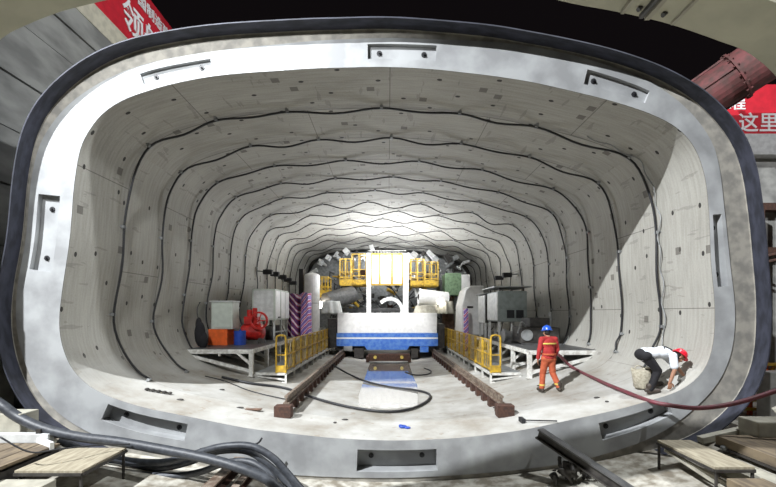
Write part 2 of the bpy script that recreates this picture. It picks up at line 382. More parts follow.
# pockets in the ring face: (angle from, angle to, r fraction from, to, depth)
POCK = [
    (foot(368, 50), foot(436, 50), .28, .80, .07),
    (foot(141, 78), foot(211, 64), .28, .72, .07),
    (foot(586, 78), foot(649, 95), .28, .72, .07),
    (foot(63, 274), foot(63, 196), .30, .80, .10),
    (foot(718, 214), foot(722, 286), .22, .78, .14),
    (foot(186, 435), foot(104, 413), .18, .60, .20),
    (foot(437, 460), foot(357, 460), .26, .84, .30),
    (foot(673, 414), foot(602, 436), .22, .66, .20),
]
def norm(a):
    while a <= -math.pi: a += 2*math.pi
    while a > math.pi: a -= 2*math.pi
    return a
LEN = 27.0
def lining(name, a0, a1, m_in, label):
    n = int(abs(a1-a0)/R(1.2)); A = [a0+(a1-a0)*i/n for i in range(n+1)]
    pk = []
    for q0, q1, f0, f1, d in POCK:
        if a0 > 0 and a1 > math.pi:                   # floor runs across 180 degrees
            q0 = q0 % (2*math.pi); q1 = q1 % (2*math.pi)
        lo, hi = min(q0, q1), max(q0, q1)
        if lo >= a0-1e-6 and hi <= a1+1e-6: pk.append((lo, hi, f0, f1, d)); A += [lo, hi]
        elif hi > a0 and lo < a1: print('pocket crosses', name, lo, hi)
    A = sorted(A); B = [A[0]]
    for q in A[1:]:
        if q-B[-1] > R(.12): B.append(q)
        elif any(abs(q-w) < 1e-9 for p in pk for w in p[:2]): B[-1] = q
    A = B
    fr = sorted(set([0, 1]+[f for p in pk for f in p[2:4]]))
    mb = MB(); uv = []
    def quad(ps, mi, uvs):
        mb.cur = mi; mb.add(ps, [(0, 1, 2, 3)]); uv.extend([c for u in uvs for c in u])
    def fp(a, f, y):
        p = pt(rI(a), a, y); return p+(pF(a, y)-p)*f
    # arc length
    S = [0]
    for i in range(1, len(A)): S.append(S[-1]+(pt(rI(A[i]), A[i])-pt(rI(A[i-1]), A[i-1])).length)
    base = {'floor': 0, 'wall_left': 20, 'ceiling': 40, 'wall_right': 60}[name]
    S = [s+base for s in S]
    def depth(i, j):
        if i < 0 or j < 0 or i >= len(A)-1 or j >= len(fr)-1: return 0
        am = (A[i]+A[i+1])/2; fm = (fr[j]+fr[j+1])/2
        for lo, hi, f0, f1, d in pk:
            if lo < am < hi and f0 < fm < f1: return d
        return 0
    ys = [PD]+[PD+1.5*k for k in range(1, int(LEN/1.5)+1)]
    for i in range(len(A)-1):
        a, b = A[i], A[i+1]
        for k in range(len(ys)-1):
            y0, y1 = ys[k], ys[k+1]
            quad([pt(rI(a), a, y0), pt(rI(b), b, y0), pt(rI(b), b, y1), pt(rI(a), a, y1)], 0, [(S[i], y0), (S[i+1], y0), (S[i+1], y1), (S[i], y1)])
        y1 = ys[-1]
        quad([pS(a, PD), pS(b, PD), pS(b, y1), pS(a, y1)], 2, [(0, 0)]*4)
        quad([pt(rI(a), a, y1), pt(rI(b), b, y1), pS(b, y1), pS(a, y1)], 2, [(0, 0)]*4)
        g = PD+.025
        quad([fp(a, 1, PD), fp(b, 1, PD), fp(b, 1, g), fp(a, 1, g)], 1, [(0, 0)]*4)
        quad([fp(a, 1, g), fp(b, 1, g), pS(b, g), pS(a, g)], 2, [(0, 0)]*4)
        for j in range(len(fr)-1):
            d = depth(i, j); y = PD+d
            quad([fp(a, fr[j], y), fp(b, fr[j], y), fp(b, fr[j+1], y), fp(a, fr[j+1], y)], 1, [(0, 0)]*4)
            dn = depth(i+1, j)
            if dn != d: quad([fp(b, fr[j], y), fp(b, fr[j+1], y), fp(b, fr[j+1], PD+dn), fp(b, fr[j], PD+dn)], 1, [(0, 0)]*4)
            dn = depth(i, j+1)
            if dn != d: quad([fp(a, fr[j+1], y), fp(b, fr[j+1], y), fp(b, fr[j+1], PD+dn), fp(a, fr[j+1], PD+dn)], 1, [(0, 0)]*4)
    me = bpy.data.meshes.new(name); me.from_pydata(mb.v, [], mb.f)
    for mm in (m_in, 'face', 'groove'): me.materials.append(M[mm])
    me.polygons.foreach_set('material_index', mb.mi)
    l = me.uv_layers.new(name='UVMap'); l.data.foreach_set('uv', uv)
    bm = bmesh.new(); bm.from_mesh(me); bmesh.ops.remove_doubles(bm, verts=bm.verts, dist=.0005); bm.to_mesh(me); bm.free()
    me.polygons.foreach_set('use_smooth', [True]*len(me.polygons))
    try: me.set_sharp_from_angle(angle=R(35))
    except Exception: pass
    o = bpy.data.objects.new(name, me); col.objects.link(o); struct(o, label)
    # bolt sockets inside each pocket
    for lo, hi, f0, f1, d in pk:
        fm = (f0+f1)/2
        for t in (.17, .83):
            a = lo+(hi-lo)*t; c = fp(a, fm, PD+d)
            q = MB(); q.cyl(c-Vector((0, .012, 0)), c+Vector((0, .05, 0)), .055, n=10); q.cyl(c-Vector((0, .05, 0)), c, .02, n=6)
            q.build('bolt_socket', 'black', o)
    return o
AC, AW = R(67), R(111)
lining('floor', AW, 2*math.pi-AW, 'lining', 'pale curved concrete tunnel floor')
lining('wall_left', -AW, -AC, 'lining', 'curved concrete tunnel wall on the left')
lining('ceiling', -AC, AC, 'lining', 'shallow arched concrete tunnel ceiling')
lining('wall_right', AC, AW, 'lining', 'curved concrete tunnel wall on the right')

# steel sleeve around the ring
mb = MB(); n = 300; A = [2*math.pi*i/n-math.pi for i in range(n)]
loops = [(.005, 7.22), (.005, 8.9), (.03, 8.9), (.03, 7.22)]
vs = []; fs = []
for off, y in loops: vs += [pt(rS(a)+off, a, y) for a in A]
for k in range(4):
    for i in range(n):
        j = (i+1) % n; fs.append((k*n+i, k*n+j, ((k+1) % 4)*n+j, ((k+1) % 4)*n+i))
mb.add(vs, fs); o = mb.build('trim_1', 'sleeve', smooth=False); struct(o, 'dark steel sleeve round the portal ring')

# ------------------------------------------------------------------ shaft outside the portal
mb = MB(); xs = [-9.0, -7.2]+[-6.9+i*.3 for i in range(47)]+[7.2, 9.0, 17]
def gz(x):
    return cradle_z(max(-6.4, min(6.4, x))) if abs(x) < 6.9 else (.2 if abs(x) < 8 else .2)
for i in range(len(xs)-1):
    a, b = xs[i], xs[i+1]
    mb.add([(a, 1.5, gz(a)), (b, 1.5, gz(b)), (b, 8.95, gz(b)), (a, 8.95, gz(a)), (a, 1.5, -2), (b, 1.5, -2), (b, 8.95, -2), (a, 8.95, -2)],
           [(0, 1, 2, 3), (4, 7, 6, 5), (0, 4, 5, 1), (3, 2, 6, 7)])
struct(mb.build('cradle_floor', 'slab'), 'pale curved concrete cradle in front of the portal')
mb = MB(); mb.b2(-11, -6.9, 8.95, 24, -2, .2); mb.b2(7.3, 17, 8.95, 16, -2, .2)
struct(mb.build('shaft_ground', 'slab'), 'ground of the shaft beside the tunnel')

# left shaft wall, formwork boards
mb = MB()
zs = [.2, 2.4, 3.9, 5.2, 6.4, 7.55, 8.8, 9.65, 10.3]
for k in range(len(zs)-1): mb.b2(-8.6, -8.0+(.03 if k % 2 else 0), 6.2, 24, zs[k]+.02, zs[k+1]-.02)
mb.b2(-8.6, -8.04, 6.2, 24, .2, 10.3)
wl = struct(mb.build('wall_shaft_left', 'formwork'), 'grey board-marked concrete shaft wall beyond the portal')
mb = MB(); mb.b2(-8.6, -7.97, 6.2, 24, 10.3, 10.9)
struct(mb.build('trim_2', 'cream'), 'cream coping on top of the left shaft wall')

def text(body, size, loc, rot, parent, name='lettering', ext=.01, sx=1.0):
    cu = bpy.data.curves.new(name, 'FONT'); cu.body = body; cu.size = size; cu.extrude = ext; cu.offset = size*.012
    o = bpy.data.objects.new(name, cu); col.objects.link(o)
    dg = bpy.context.evaluated_depsgraph_get(); dg.update()
    me = bpy.data.meshes.new_from_object(o.evaluated_get(dg)); bpy.data.objects.remove(o)
    me.materials.clear(); me.materials.append(M['letter'])
    mm = Matrix.LocRotScale(Vector(loc)-ORG[parent.name], rot, (sx, 1, 1)); me.transform(mm)
    t = bpy.data.objects.new(name, me); col.objects.link(t); t.parent = parent; ORG[t.name] = ORG[parent.name]
    return t
from mathutils import Euler
bn = thing('banner', (-8.0, 6.5, 10.8), 'long red banner with white characters above the left shaft wall', 'banner')
mb = MB(); mb.b2(-8.05, -8.0, 6.4, 22, 10.9, 13.05); mb.build('cloth', 'red', bn)
rotL = Euler((R(90), 0, R(90)))
text('领航', 1.02, (-7.98, 11.25, 11.28), rotL, bn)
text('中国制造建设工程', .44, (-7.98, 11.5, 12.42), rotL, bn)
for y in (6.6, 9.5, 12.5, 15.5, 18.5, 21.5):
    mb = MB(); mb.bar((-8.12, y, 10.8), (-8.12, y, 13.05), .06); mb.build('post', 'darkgrey', bn)

# steel column by the left shaft wall
t = thing('steel_column', (-7.75, 8.15, .2), 'weathered steel column standing against the left shaft wall', 'column')
mb = MB(); mb.b2(-7.98, -7.78, 8.0, 8.03, .2, 5.3); mb.b2(-7.98, -7.78, 8.2, 8.23, .2, 5.3); mb.b2(-7.89, -7.87, 8.0, 8.2, .2, 5.3); mb.build('web', 'darkgrey', t)
mb = MB(); mb.b2(-8.0, -7.74, 7.94, 8.28, 5.3, 5.36); mb.build('cap_plate', 'rust', t)

# right-hand facade beyond the portal
YF = 13.0
mb = MB(); mb.b2(9.2, 17, YF, YF+.4, .2, 7.9)
struct(mb.build('wall_back_right', 'formwork'), 'grimy concrete shaft wall far right')
mb = MB(); mb.b2(9.2, 17, YF-.35, YF, 7.85, 8.55)
struct(mb.build('trim_3', 'offwhite'), 'pale coping beam under the right banner')
bn = thing('banner', (13, YF-.1, 8.6), 'red banner with white characters far right behind the red strut', 'banner')
mb = MB(); mb.b2(11.0, 17, YF-.12, YF-.06, 8.58, 10.35); mb.build('cloth', 'red', bn)
rotF = Euler((R(90), 0, 0))
text('这里', .70, (12.02, YF-.13, 8.78), rotF, bn, sx=1.0)
text('工程', .50, (11.28, YF-.13, 9.52), rotF, bn)
mb = MB()
for z in (6.1, 4.6): mb.b2(9.3, 17, YF-.35, YF-.02, z-.12, z+.12)
struct(mb.build('trim_4', 'rust'), 'rusty waling beams on the far right wall')
for k, x in enumerate((12.35, 13.3, 14.2)):
    t = MB(); t.b2(x-.12, x+.12, YF-.6, YF-.36, .2, 6.0)
    tag(t.build('steel_post', 'brown' if k else 'rust'), ['rust-brown steel post nearest the portal ring, far right', 'middle brown steel post in front of the far right wall', 'brown steel post furthest right by the far wall'][k], 'post', 'posts by the far right wall')
t = MB(); t.tube(spline([P(757, 258, 12.2), P(766, 256, 12.0), P(780, 253, 11.8)]), .05); t.tube(spline([P(757, 264, 12.2), P(766, 262, 12.0), P(780, 259, 11.8)]), .05)
tag(t.build('handrail_pipe', 'rust'), 'pair of rusty pipes crossing the far right wall', 'pipe')

# red strut
t = thing('steel_strut', P(735, 82, 12), 'big round red steel strut crossing the shaft at upper right', 'strut')
a, b = P(672, 120, 12.3), P(812, 26, 10.2)
c = a.lerp(b, .50); d = a.lerp(b, .515)
mb = MB(); mb.cyl(a, c, .64, n=28); mb.build('tube_section', 'redpipe', t, smooth=False, bevel=0)
mb = MB(); mb.cyl(c, b, .68, n=28); mb.build('tube_section', 'redpipe', t)
mb = MB(); mb.cyl(c, d, .76, n=28)
q = (b-a).to_track_quat('Z', 'Y').to_matrix()
for i in range(16):
    v = q @ Vector((.72*math.cos(i*math.pi/8), .72*math.sin(i*math.pi/8), 0))
    mb.cyl(c+v-(b-a).normalized()*.05, d+v+(b-a).normalized()*.05, .025, n=6)
mb.build('bolted_flange', 'redpipe', t)
mb = MB()
for k in (0, 2, 3, 5):
    v = q @ Vector((.66*math.cos(k*1.05), .66*math.sin(k*1.05), 0)); mb.bar(a+v, c+v, .06)
mb.build('stiffener', 'redpipe', t)

# arch beam close overhead
ARD = 3.0
arc_px = [(-96, 620), (-94, 420), (-86, 250), (-66, 140), (-38, 76), (0, 40), (22, 27), (54, 14), (78, 7), (125, -4), (200, -20), (290, -33), (380, -37), (470, -26), (557, 0), (618, 12), (669, 24), (719, 41), (750, 54), (780, 82), (806, 135), (824, 230), (832, 420), (834, 620)]
arc = [p-Vector((0, .45, 0)) for p in spline([P(x, y, ARD+.45) for x, y in arc_px], 5)]
mb = MB(); vs = []; n = len(arc)
cen = Vector((0, ARD, 3.0))
for dy, off in ((0, 0), (0, .7), (.45, .7), (.45, 0)):
    for p in arc:
        d = (p-cen); d.y = 0; d.normalize(); vs.append(p+d*off+Vector((0, dy, 0)))
fs = []
for k in range(4):
    for i in range(n-1): fs.append((k*n+i, k*n+i+1, ((k+1) % 4)*n+i+1, ((k+1) % 4)*n+i))
fs += [(0, n, 2*n, 3*n), (n-1, 2*n-1, 3*n-1, 4*n-1)]
mb.add(vs, fs)
t = thing('arch_beam', (0, ARD, 6.6), 'pale beige curved beam arching overhead close to the viewer', 'beam')
mb.build('arch_body', 'greenish', t)
def quadbar(name, m, pts, w, par):
    mb = MB()
    for a, b in zip(pts[:-1], pts[1:]): mb.bar(a, b, w)
    return mb.build(name, m, par)
def soffit(x, y, f, off=.0):                        # point on the beam's underside
    p = P(x, y, ARD+.45); d = p-cen; d.y = 0; d.normalize(); p = p-d*off; p.y = ARD+.45*f; return p
quadbar('stiffener_rib', 'beige', [soffit(647, 18, .96, .02), soffit(647, 18, .04, .02)], .045, t)
quadbar('stiffener_rib', 'darkgrey', [soffit(641, 17, .96, .02), soffit(641, 17, .04, .02)], .035, t)
quadbar('stiffener_rib', 'beige', [soffit(672, 24, .96, .015), soffit(672, 24, .04, .015)], .03, t)
quadbar('stiffener_rib', 'beige', [soffit(622, 13, .96, .015), soffit(622, 13, .04, .015)], .03, t)
for x, y, f in ((634, 15.5, .8), (658, 21, .8)):
    mb = MB(); mb.cyl(soffit(x, y, f, .03), soffit(x, y, f, -.02), .02, n=10); mb.build('bolt', 'darkgrey', t)

# ------------------------------------------------------------------ cables round the lining
LA = [R(-118+236*i/900) for i in range(901)]
LP = [pt(rI(a), a) for a in LA]
LS = np.concatenate([[0], np.cumsum([(LP[i+1]-LP[i]).length for i in range(900)])])
def on_ring(s, y, off=0.0):
    a = float(np.interp(s, LS, LA)); p = pt(rI(a), a, y); q0 = pt(rI(a-.01), a-.01); q1 = pt(rI(a+.01), a+.01)
    t = (q1-q0).normalized(); nrm = Vector((t.z, 0, -t.x))
    if nrm.dot(Vector((0, 0, ZC))-Vector((p.x, 0, p.z))) < 0: nrm = -nrm
    return p+nrm*off, nrm, t
ORD = ['first', 'second', 'third', 'fourth', 'fifth', 'sixth', 'seventh', 'eighth', 'ninth', 'tenth', 'eleventh', 'twelfth', 'thirteenth', 'fourteenth', 'fifteenth', 'sixteenth']
rr = random.Random(3)
for k in range(15):
    y = 8.92+1.5*k; s = LS[-1]*rr.uniform(0.0, .03); clips = [s]; end = LS[-1]*rr.uniform(.95, 1)
    while s < end-2.6:
        s += rr.uniform(1.7, 2.35); clips.append(s)
    clips.append(end)
    t = thing('black_cable', on_ring(clips[0], y)[0], 'black cable clipped in loops round the tunnel lining, %s one in from the portal' % ORD[k], 'cable', 'black cables looped round the lining')
    pts = []
    for i in range(len(clips)-1):
        s0, s1 = clips[i], clips[i+1]; m_ = 10; am = rr.uniform(.05, .15) if k < 5 else rr.uniform(.1, .3); ydir = rr.uniform(-.09, .09)
        for j in range(m_):
            u = j/m_; w = math.sin(math.pi*u)**2; ss = s0+(s1-s0)*u
            p, nr, tt = on_ring(ss, y); horiz = abs(nr.z)
            p = p+nr*(.05+w*am*(.25+.75*horiz))+Vector((0, w*ydir*(1.3-horiz), 0))
            pts.append(p)
    pts.append(on_ring(clips[-1], y, .05)[0])
    c = MB(); c.tube(pts, .026 if k < 7 else .024, 6 if k < 6 else 5); c.build('cable_run', 'black', t, smooth=True)
    if k < 10:
        for s in clips:
            p, nr, tt = on_ring(s, y, .03); q = MB()
            rot = Matrix((tt, Vector((0, 1, 0)), nr)).transposed()
            q.box(p, (.07, .11, .07), rot); q.box(p-nr*.02, (.025, .2, .025), rot); q.build('cable_clip', 'grey', t)
    if k in (0, 3):                                   # loose thin cable beside the main one
        pts = []
        lo, hi = (.70, .97) if k == 0 else (.74, .97)
        for i in range(60):
            p, nr, tt = on_ring(LS[-1]*(lo+(hi-lo)*i/59), y-.12+.05*math.sin(i*.9), .03+.05*abs(math.sin(i*.25))); pts.append(p)
        c = MB(); c.tube(pts, .012, 5); c.build('thin_cable', 'grey', t, smooth=True)

# ------------------------------------------------------------------ rails
def rail(X, Xf, y0, y1, name_lab):
    t = thing('crane_rail', (X, y0, floor_z(X)), name_lab, 'rail', 'rusty rails on the tunnel floor')
    zt = .54
    def xx(y): return X+(Xf-X)*(y-y0)/(y1-y0)
    a = Vector((X, y0, 0)); b = Vector((Xf, y1, 0))
    mb = MB()
    for z, w, h in ((zt, .08, .05), (zt-.08, .03, .12), (zt-.15, .14, .03)):
        mb.bar(a+Vector((0, 0, z)), b+Vector((0, 0, z)), w, h)
    mb.build('rail_head', 'railtop', t)
    mb = MB(); mb.bar(a+Vector((0, 0, zt-.18)), b+Vector((0, 0, zt-.18)), .15, .03); mb.build('base_plate', 'rust', t)
    y = y0+.15
    while y < y1:
        x = xx(y); mb = MB(); f = floor_z(x)-.01
        mb.b2(x-.10, x+.10, y-.11, y+.11, f, zt-.19); mb.build('support_block', 'rust', t); y += .62
    # end block
    mb = MB(); f = floor_z(X); s = -1 if X < 0 else 1
    mb.b2(X+s*.0-.19, X+.19, y0-.32, y0-.08, f-.01, f+.26); mb.build('end_block', 'rust', t, bevel=.01)
    return t
rail(-2.38, -2.40, 8.75, 20.6, 'rusty raised rail on short blocks, left of the wagon')
rail(2.66, 2.45, 8.75, 20.6, 'rusty raised rail on short blocks, right of the wagon')

# ------------------------------------------------------------------ water between the rails
mb = MB(); pl = [(-1.0, 18.9), (-.95, 15), (-.98, 13), (-.9, 11.5), (-.8, 10.2), (-.3, 9.8), (.3, 9.9), (.8, 10.1), (.9, 11.2), (1.02, 13), (1.0, 15), (1.05, 18.9)]
mb.prism(pl[::-1], -.06, -.015)
tag(mb.build('puddle', 'water'), 'shallow puddle between the rails mirroring the wagon', 'puddle', kind='stuff')

# ------------------------------------------------------------------ decks and walkways
def deck(side):
    s = side; W = -6.3 if s < 0 else 6.4
    yf = 11.8 if s < 0 else 11.4; zt = 1.37 if s < 0 else 1.38; xi = -4.3 if s < 0 else 4.3; y1 = 24.5
    L = 'left' if s < 0 else 'right'
    t = thing('equipment_deck', (xi, yf, 0), 'white steel bracket deck along the %s tunnel wall carrying equipment' % L, 'platform')
    mb = MB(); mb.b2(min(W, xi), max(W, xi), yf, y1, zt-.05, zt); mb.build('deck_plate', 'darkgrey', t)
    mb = MB(); mb.bar((W, yf, zt-.08), (xi, yf, zt-.08), .09, .13); mb.bar((xi, yf, zt-.08), (xi, y1, zt-.08), .09, .13); mb.build('edge_beam', 'steelwhite', t)
    y = yf; first = True
    while y < y1:
        q = MB(); f = floor_z(xi); wz = floor_z(W*.96)
        q.bar((xi, y, f-.02), (xi, y, zt-.12), .12); q.bar((xi-s*(-.0), y, f+.02), (xi+s*.0, y, f+.03), .2)
        q.build('post', 'steelwhite', t)
        q = MB(); lowx = xi+s*1.0
        q.bar((xi, y, f+.18), (W*.985, y, zt-.22), .09)
        q.bar((xi, y, zt-.5), (xi+s*.45, y, zt-.12), .07)
        q.bar((xi+s*1.0, y, zt-.12), (xi+s*1.0, y, floor_z(xi+s*.9)+.45), .06)
        q.build('diagonal_brace', 'steelwhite', t)
        q = MB(); q.bar((W, y, zt-.1), (xi, y, zt-.1), .08, .1); q.build('cross_beam', 'steelwhite', t)
        y += 1.5 if not first else 1.5; first = False
    return t
deck(-1); deck(1)
def walkway(side):
    s = side; xo = -3.24 if s < 0 else 3.26; xi = -4.2 if s < 0 else 4.2; y0 = 11.9; y1 = 21.4 if s < 0 else 23.4; zt = .62
    L = 'left' if s < 0 else 'right'
    t = thing('walkway', (xo, y0, 0), 'low white-legged steel walkway below the %s deck' % L, 'walkway')
    mb = MB(); mb.b2(min(xo, xi), max(xo, xi), y0, y1, zt-.04, zt); mb.build('tread_plate', 'grey', t)
    mb = MB(); mb.bar((xo, y0, zt-.05), (xo, y1, zt-.05), .06, .09); mb.bar((xo, y0, zt-.05), (xi, y0, zt-.05), .06, .09); mb.bar((xo, y0, .38), (xi, y0, .5), .05); mb.build('edge_frame', 'steelwhite', t)
    y = y0
    while y < y1:
        q = MB(); q.bar((xo, y, floor_z(xo)-.02), (xo, y, zt-.05), .06); q.bar((xo, y, floor_z(xo)+.01), (xo-s*(-.0)+s*.12, y, floor_z(xo+s*.12)+.01), .08, .03)
        q.build('leg', 'steelwhite', t)
        q = MB(); q.bar((xi, y, floor_z(xi)-.02), (xi, y, zt-.05), .06); q.build('leg', 'steelwhite', t); y += 1.05
    f = thing('guardrail', (xo, y0, zt), 'yellow tubular guardrail with upright bars on the %s walkway' % L, 'railing')
    q = MB()
    for z in (zt+.08, zt+.55, zt+1.02): q.bar((xo, y0, z), (xo, y1, z), .04)
    q.build('rail_bar', 'yellow', f)
    y = y0
    while y < y1-.01:
        q = MB(); q.bar((xo, y, zt), (xo, y, zt+1.02), .055); q.build('post', 'yellow', f)
        if y+1.05 < y1:
            q = MB()
            for j in range(1, 5): q.bar((xo, y+j*.21, zt+.08), (xo, y+j*.21, zt+1.02), .018)
            q.build('bar_panel', 'yellow', f)
        y += 1.05
    # end loop
    q = MB(); q.tube(spline([(xo, y0-.02, zt-.02), (xo, y0-.02, zt+1.0), (xo+s*.05, y0-.02, zt+1.16), (xo+s*.24, y0-.02, zt+1.16), (xo+s*.3, y0-.02, zt+1.0), (xo+s*.3, y0-.02, zt-.02)], 5), .03); q.bar((xo, y0-.02, zt+.55), (xo+s*.3, y0-.02, zt+.55), .04)
    q.build('end_loop', 'yellow', f)
    q = MB(); q.b2(min(xo, xo+s*.3), max(xo, xo+s*.3), y0-.05, y0-.03, zt, zt+.22); q.build('toe_board', 'yellow', f)
walkway(-1); walkway(1)

# ------------------------------------------------------------------ equipment on the left deck (deck top 1.26)
ZL = 1.37; ZR = 1.38
def bx(name, m, par, x0, x1, y0, y1, z0, z1, bevel=.01):
    q = MB(); q.b2(x0, x1, y0, y1, z0, z1); return q.build(name, m, par, bevel=bevel)
t = thing('control_box', (-5.8, 13.5, ZL), 'grey-green box on top of a bright orange crate, left deck near its front', 'box')
bx('crate', 'orange', t, -6.28, -5.62, 13.1, 13.7, ZL, ZL+.56)
bx('housing', 'cab', t, -6.2, -5.45, 13.15, 13.75, ZL+.56, ZL+1.52, .02)
bx('door', 'cab', t, -6.12, -5.53, 13.13, 13.16, ZL+.62, ZL+1.46)
bx('lid', 'offwhite', t, -6.24, -5.41, 13.1, 13.78, ZL+1.52, ZL+1.56)
q = MB(); q.cyl((-5.25, 13.3, ZL), (-5.25, 13.3, ZL+.5), .2, n=20)
for z in (.02, .17, .33, .48): q.cyl((-5.25, 13.3, ZL+z-.012), (-5.25, 13.3, ZL+z+.012), .21, n=20)
q.cyl((-5.2, 13.2, ZL+.5), (-5.2, 13.2, ZL+.54), .04, n=10)
tag(q.build('drum', 'bluedrum'), 'small blue drum standing between the orange crate and red machine', 'drum')
t = thing('air_compressor', (-4.95, 14.1, ZL), 'red compressor machine with a round flywheel on the left deck', 'machine')
q = MB(); q.cyl((-5.4, 14.1, ZL+.42), (-4.75, 14.1, ZL+.42), .3, n=20); q.ell((-5.4, 14.1, ZL+.42), (.12, .3, .3)); q.ell((-4.75, 14.1, ZL+.42), (.12, .3, .3)); q.build('tank', 'redm', t, smooth=False)
q = MB(); q.b2(-5.35, -4.85, 13.9, 14.3, ZL+.7, ZL+1.0); q.cyl((-5.2, 14.1, ZL+1.0), (-5.2, 14.1, ZL+1.25), .1); q.cyl((-5.0, 14.1, ZL+1.0), (-5.0, 14.1, ZL+1.32), .09); q.build('pump_block', 'redm', t, bevel=.02)
q = MB()
for i in range(24):
    a0 = i*math.pi/12; a1 = (i+1)*math.pi/12
    q.bar((-4.72+.3*math.cos(a0), 13.72, ZL+.85+.3*math.sin(a0)), (-4.72+.3*math.cos(a1), 13.72, ZL+.85+.3*math.sin(a1)), .07)
for i in range(5): q.bar((-4.72, 13.72, ZL+.85), (-4.72+.28*math.cos(i*1.257), 13.72, ZL+.85+.28*math.sin(i*1.257)), .03)
q.build('flywheel', 'redm', t)
for x in (-5.4, -4.75): bx('foot', 'dark', t, x-.05, x+.05, 13.85, 14.35, ZL, ZL+.2, 0)
t = thing('switch_cabinet', (-5.15, 16.5, ZL), 'large pale grey-green switch cabinet on a stand, left deck', 'cabinet')
bx('housing', 'cab', t, -5.62, -4.67, 15.5, 17.7, 2.2, 3.5, .02)
bx('door', 'offwhite', t, -5.55, -4.74, 15.47, 15.5, 2.27, 3.43)
for y in (15.55, 16.3, 17.0): bx('lit_side_door', 'white', t, -4.67, -4.645, y, y+.62, 2.27, 3.43)  # whiter than the front: light on this side put into the colour
q = MB()
for x in (-5.5, -4.75):
    for y in (15.65, 16.6, 17.55): q.bar((x, y, ZL), (x, y, 2.2), .07)
q.bar((-4.75, 15.65, 1.7), (-4.75, 17.55, 1.7), .05)
q.build('stand', 'offwhite', t)
bx('control_unit', 'dark', t, -5.4, -4.9, 15.8, 17.3, ZL, 1.95)
q = MB(); q.bar((-4.6, 15.8, 2.32), (-4.62, 16.1, 2.32), .05); q.build('name_plate', 'dark', t)

def drape(name, x0, x1, y, z0, z1, m, label, cat, depth=.5, par=None, amp=.06, n=40):
    q = MB(); rows = 8; vs = []; fs = []
    for j in range(rows+1):
        v = j/rows; z = z0+(z1-z0)*v; w = 1-.18*v
        for i in range(n):
            a = 2*math.pi*i/n; r = 1+amp*math.sin(7*a+2*v)+amp*.6*math.sin(11*a)
            ca, sa = math.cos(a), math.sin(a); k = (abs(ca)**4+abs(sa)**4)**-.25
            vs.append(((x0+x1)/2+(x1-x0)/2*ca*r*w*k*.95, y+depth*sa*r*w*k*.5, z+.03*math.sin(3*a)*v))
    for j in range(rows):
        for i in range(n): k = (i+1) % n; fs.append((j*n+i, j*n+k, (j+1)*n+k, (j+1)*n+i))
    fs.append(tuple(rows*n+i for i in range(n))); fs.append(tuple(n-1-i for i in range(n)))
    q.add(vs, fs); o = q.build(name, m, par, smooth=True)
    if label: tag(o, label, cat)
    return o
drape('hose_stack', -4.9, -4.3, 18.6, ZL, 3.42, 'stripe1', 'dark purple and red striped tarp bundle standing on the left deck', 'tarp bundle', 1.3)
drape('hose_stack', -4.28, -3.78, 18.5, ZL, 3.48, 'stripe2', 'light purple and white striped tarp bundle by the left guardrail', 'tarp bundle', .9)
t = thing('ventilation_panel', (-4.1, 20.5, ZL), 'tall white rounded tank behind the striped bundles, left', 'tank')
q = MB(); q.cyl((-4.15, 20.5, ZL), (-4.15, 20.5, 4.5), .42, n=20); q.ell((-4.15, 20.5, 4.5), (.42, .42, .2)); q.build('tank_body', 'white', t, smooth=False)
q = MB(); q.cyl((-4.15, 20.5, 3.0), (-4.15, 20.5, 3.06), .44, n=20); q.build('band', 'offwhite', t)
q = MB(); q.b2(-4.85, -4.62, 20.4, 20.7, ZL, 4.9)
tag(q.build('cable_riser', 'black'), 'tall thin black riser beside the white tank, left', 'duct')
t = thing('tarp_bag', P(199, 345, 12.6), 'dark grey bag hanging on the left tunnel wall at the deck end', 'bag')
q = MB()
c = P(200, 334, 12.3); q.ell(c, (.17, .15, .42)); q.ell(c+Vector((.1, 0, -.2)), (.15, .13, .3)); q.ell(c+Vector((-.04, 0, .3)), (.1, .1, .25)); q.build('bag_body', 'blackcloth', t, smooth=True)
q = MB(); q.tube(spline([c+Vector((-.05, 0, .45)), c+Vector((-.12, .05, .8)), c+Vector((-.05, .1, 1.05))]), .015); q.build('strap', 'black', t)
# black flood lamps on the left wall and the right wall
def wall_lamp(x, y, z, s, label, scl=1.0):
    t = thing('flood_lamp', (x, y, z), label, 'lamp', 'black lamps on the tunnel walls')
    q = MB(); q.b2(x-.22*scl, x+.22*scl, y-.12, y+.12, z-.11*scl, z+.11*scl); q.build('housing', 'black', t, bevel=.02)
    q = MB(); q.bar((x-s*.15, y, z), (x-s*.0+s*(-.0)+math.copysign(.55, x)*scl, y, z+.05), .05); q.build('bracket', 'darkgrey', t)
    return t
lx = [(268, 272, 18.0), (275, 274, 19.4), (282.5, 277, 20.8), (288, 280, 22.2), (293, 283, 23.6)]
for k, (a, b, d) in enumerate(lx):
    p = P(a, b, d); wall_lamp(p.x, p.y, p.z, -1, 'small black lamp box in a receding row on the left wall, %s from the viewer' % ORD[k])
lx = [(507, 275, 18.6), (499, 278, 20.4)]
for k, (a, b, d) in enumerate(lx):
    p = P(a, b, d); wall_lamp(p.x, p.y, p.z, 1, 'small black lamp box on the right wall above the cabinets, %s' % ('the nearer one' if k == 0 else 'the farther one'))

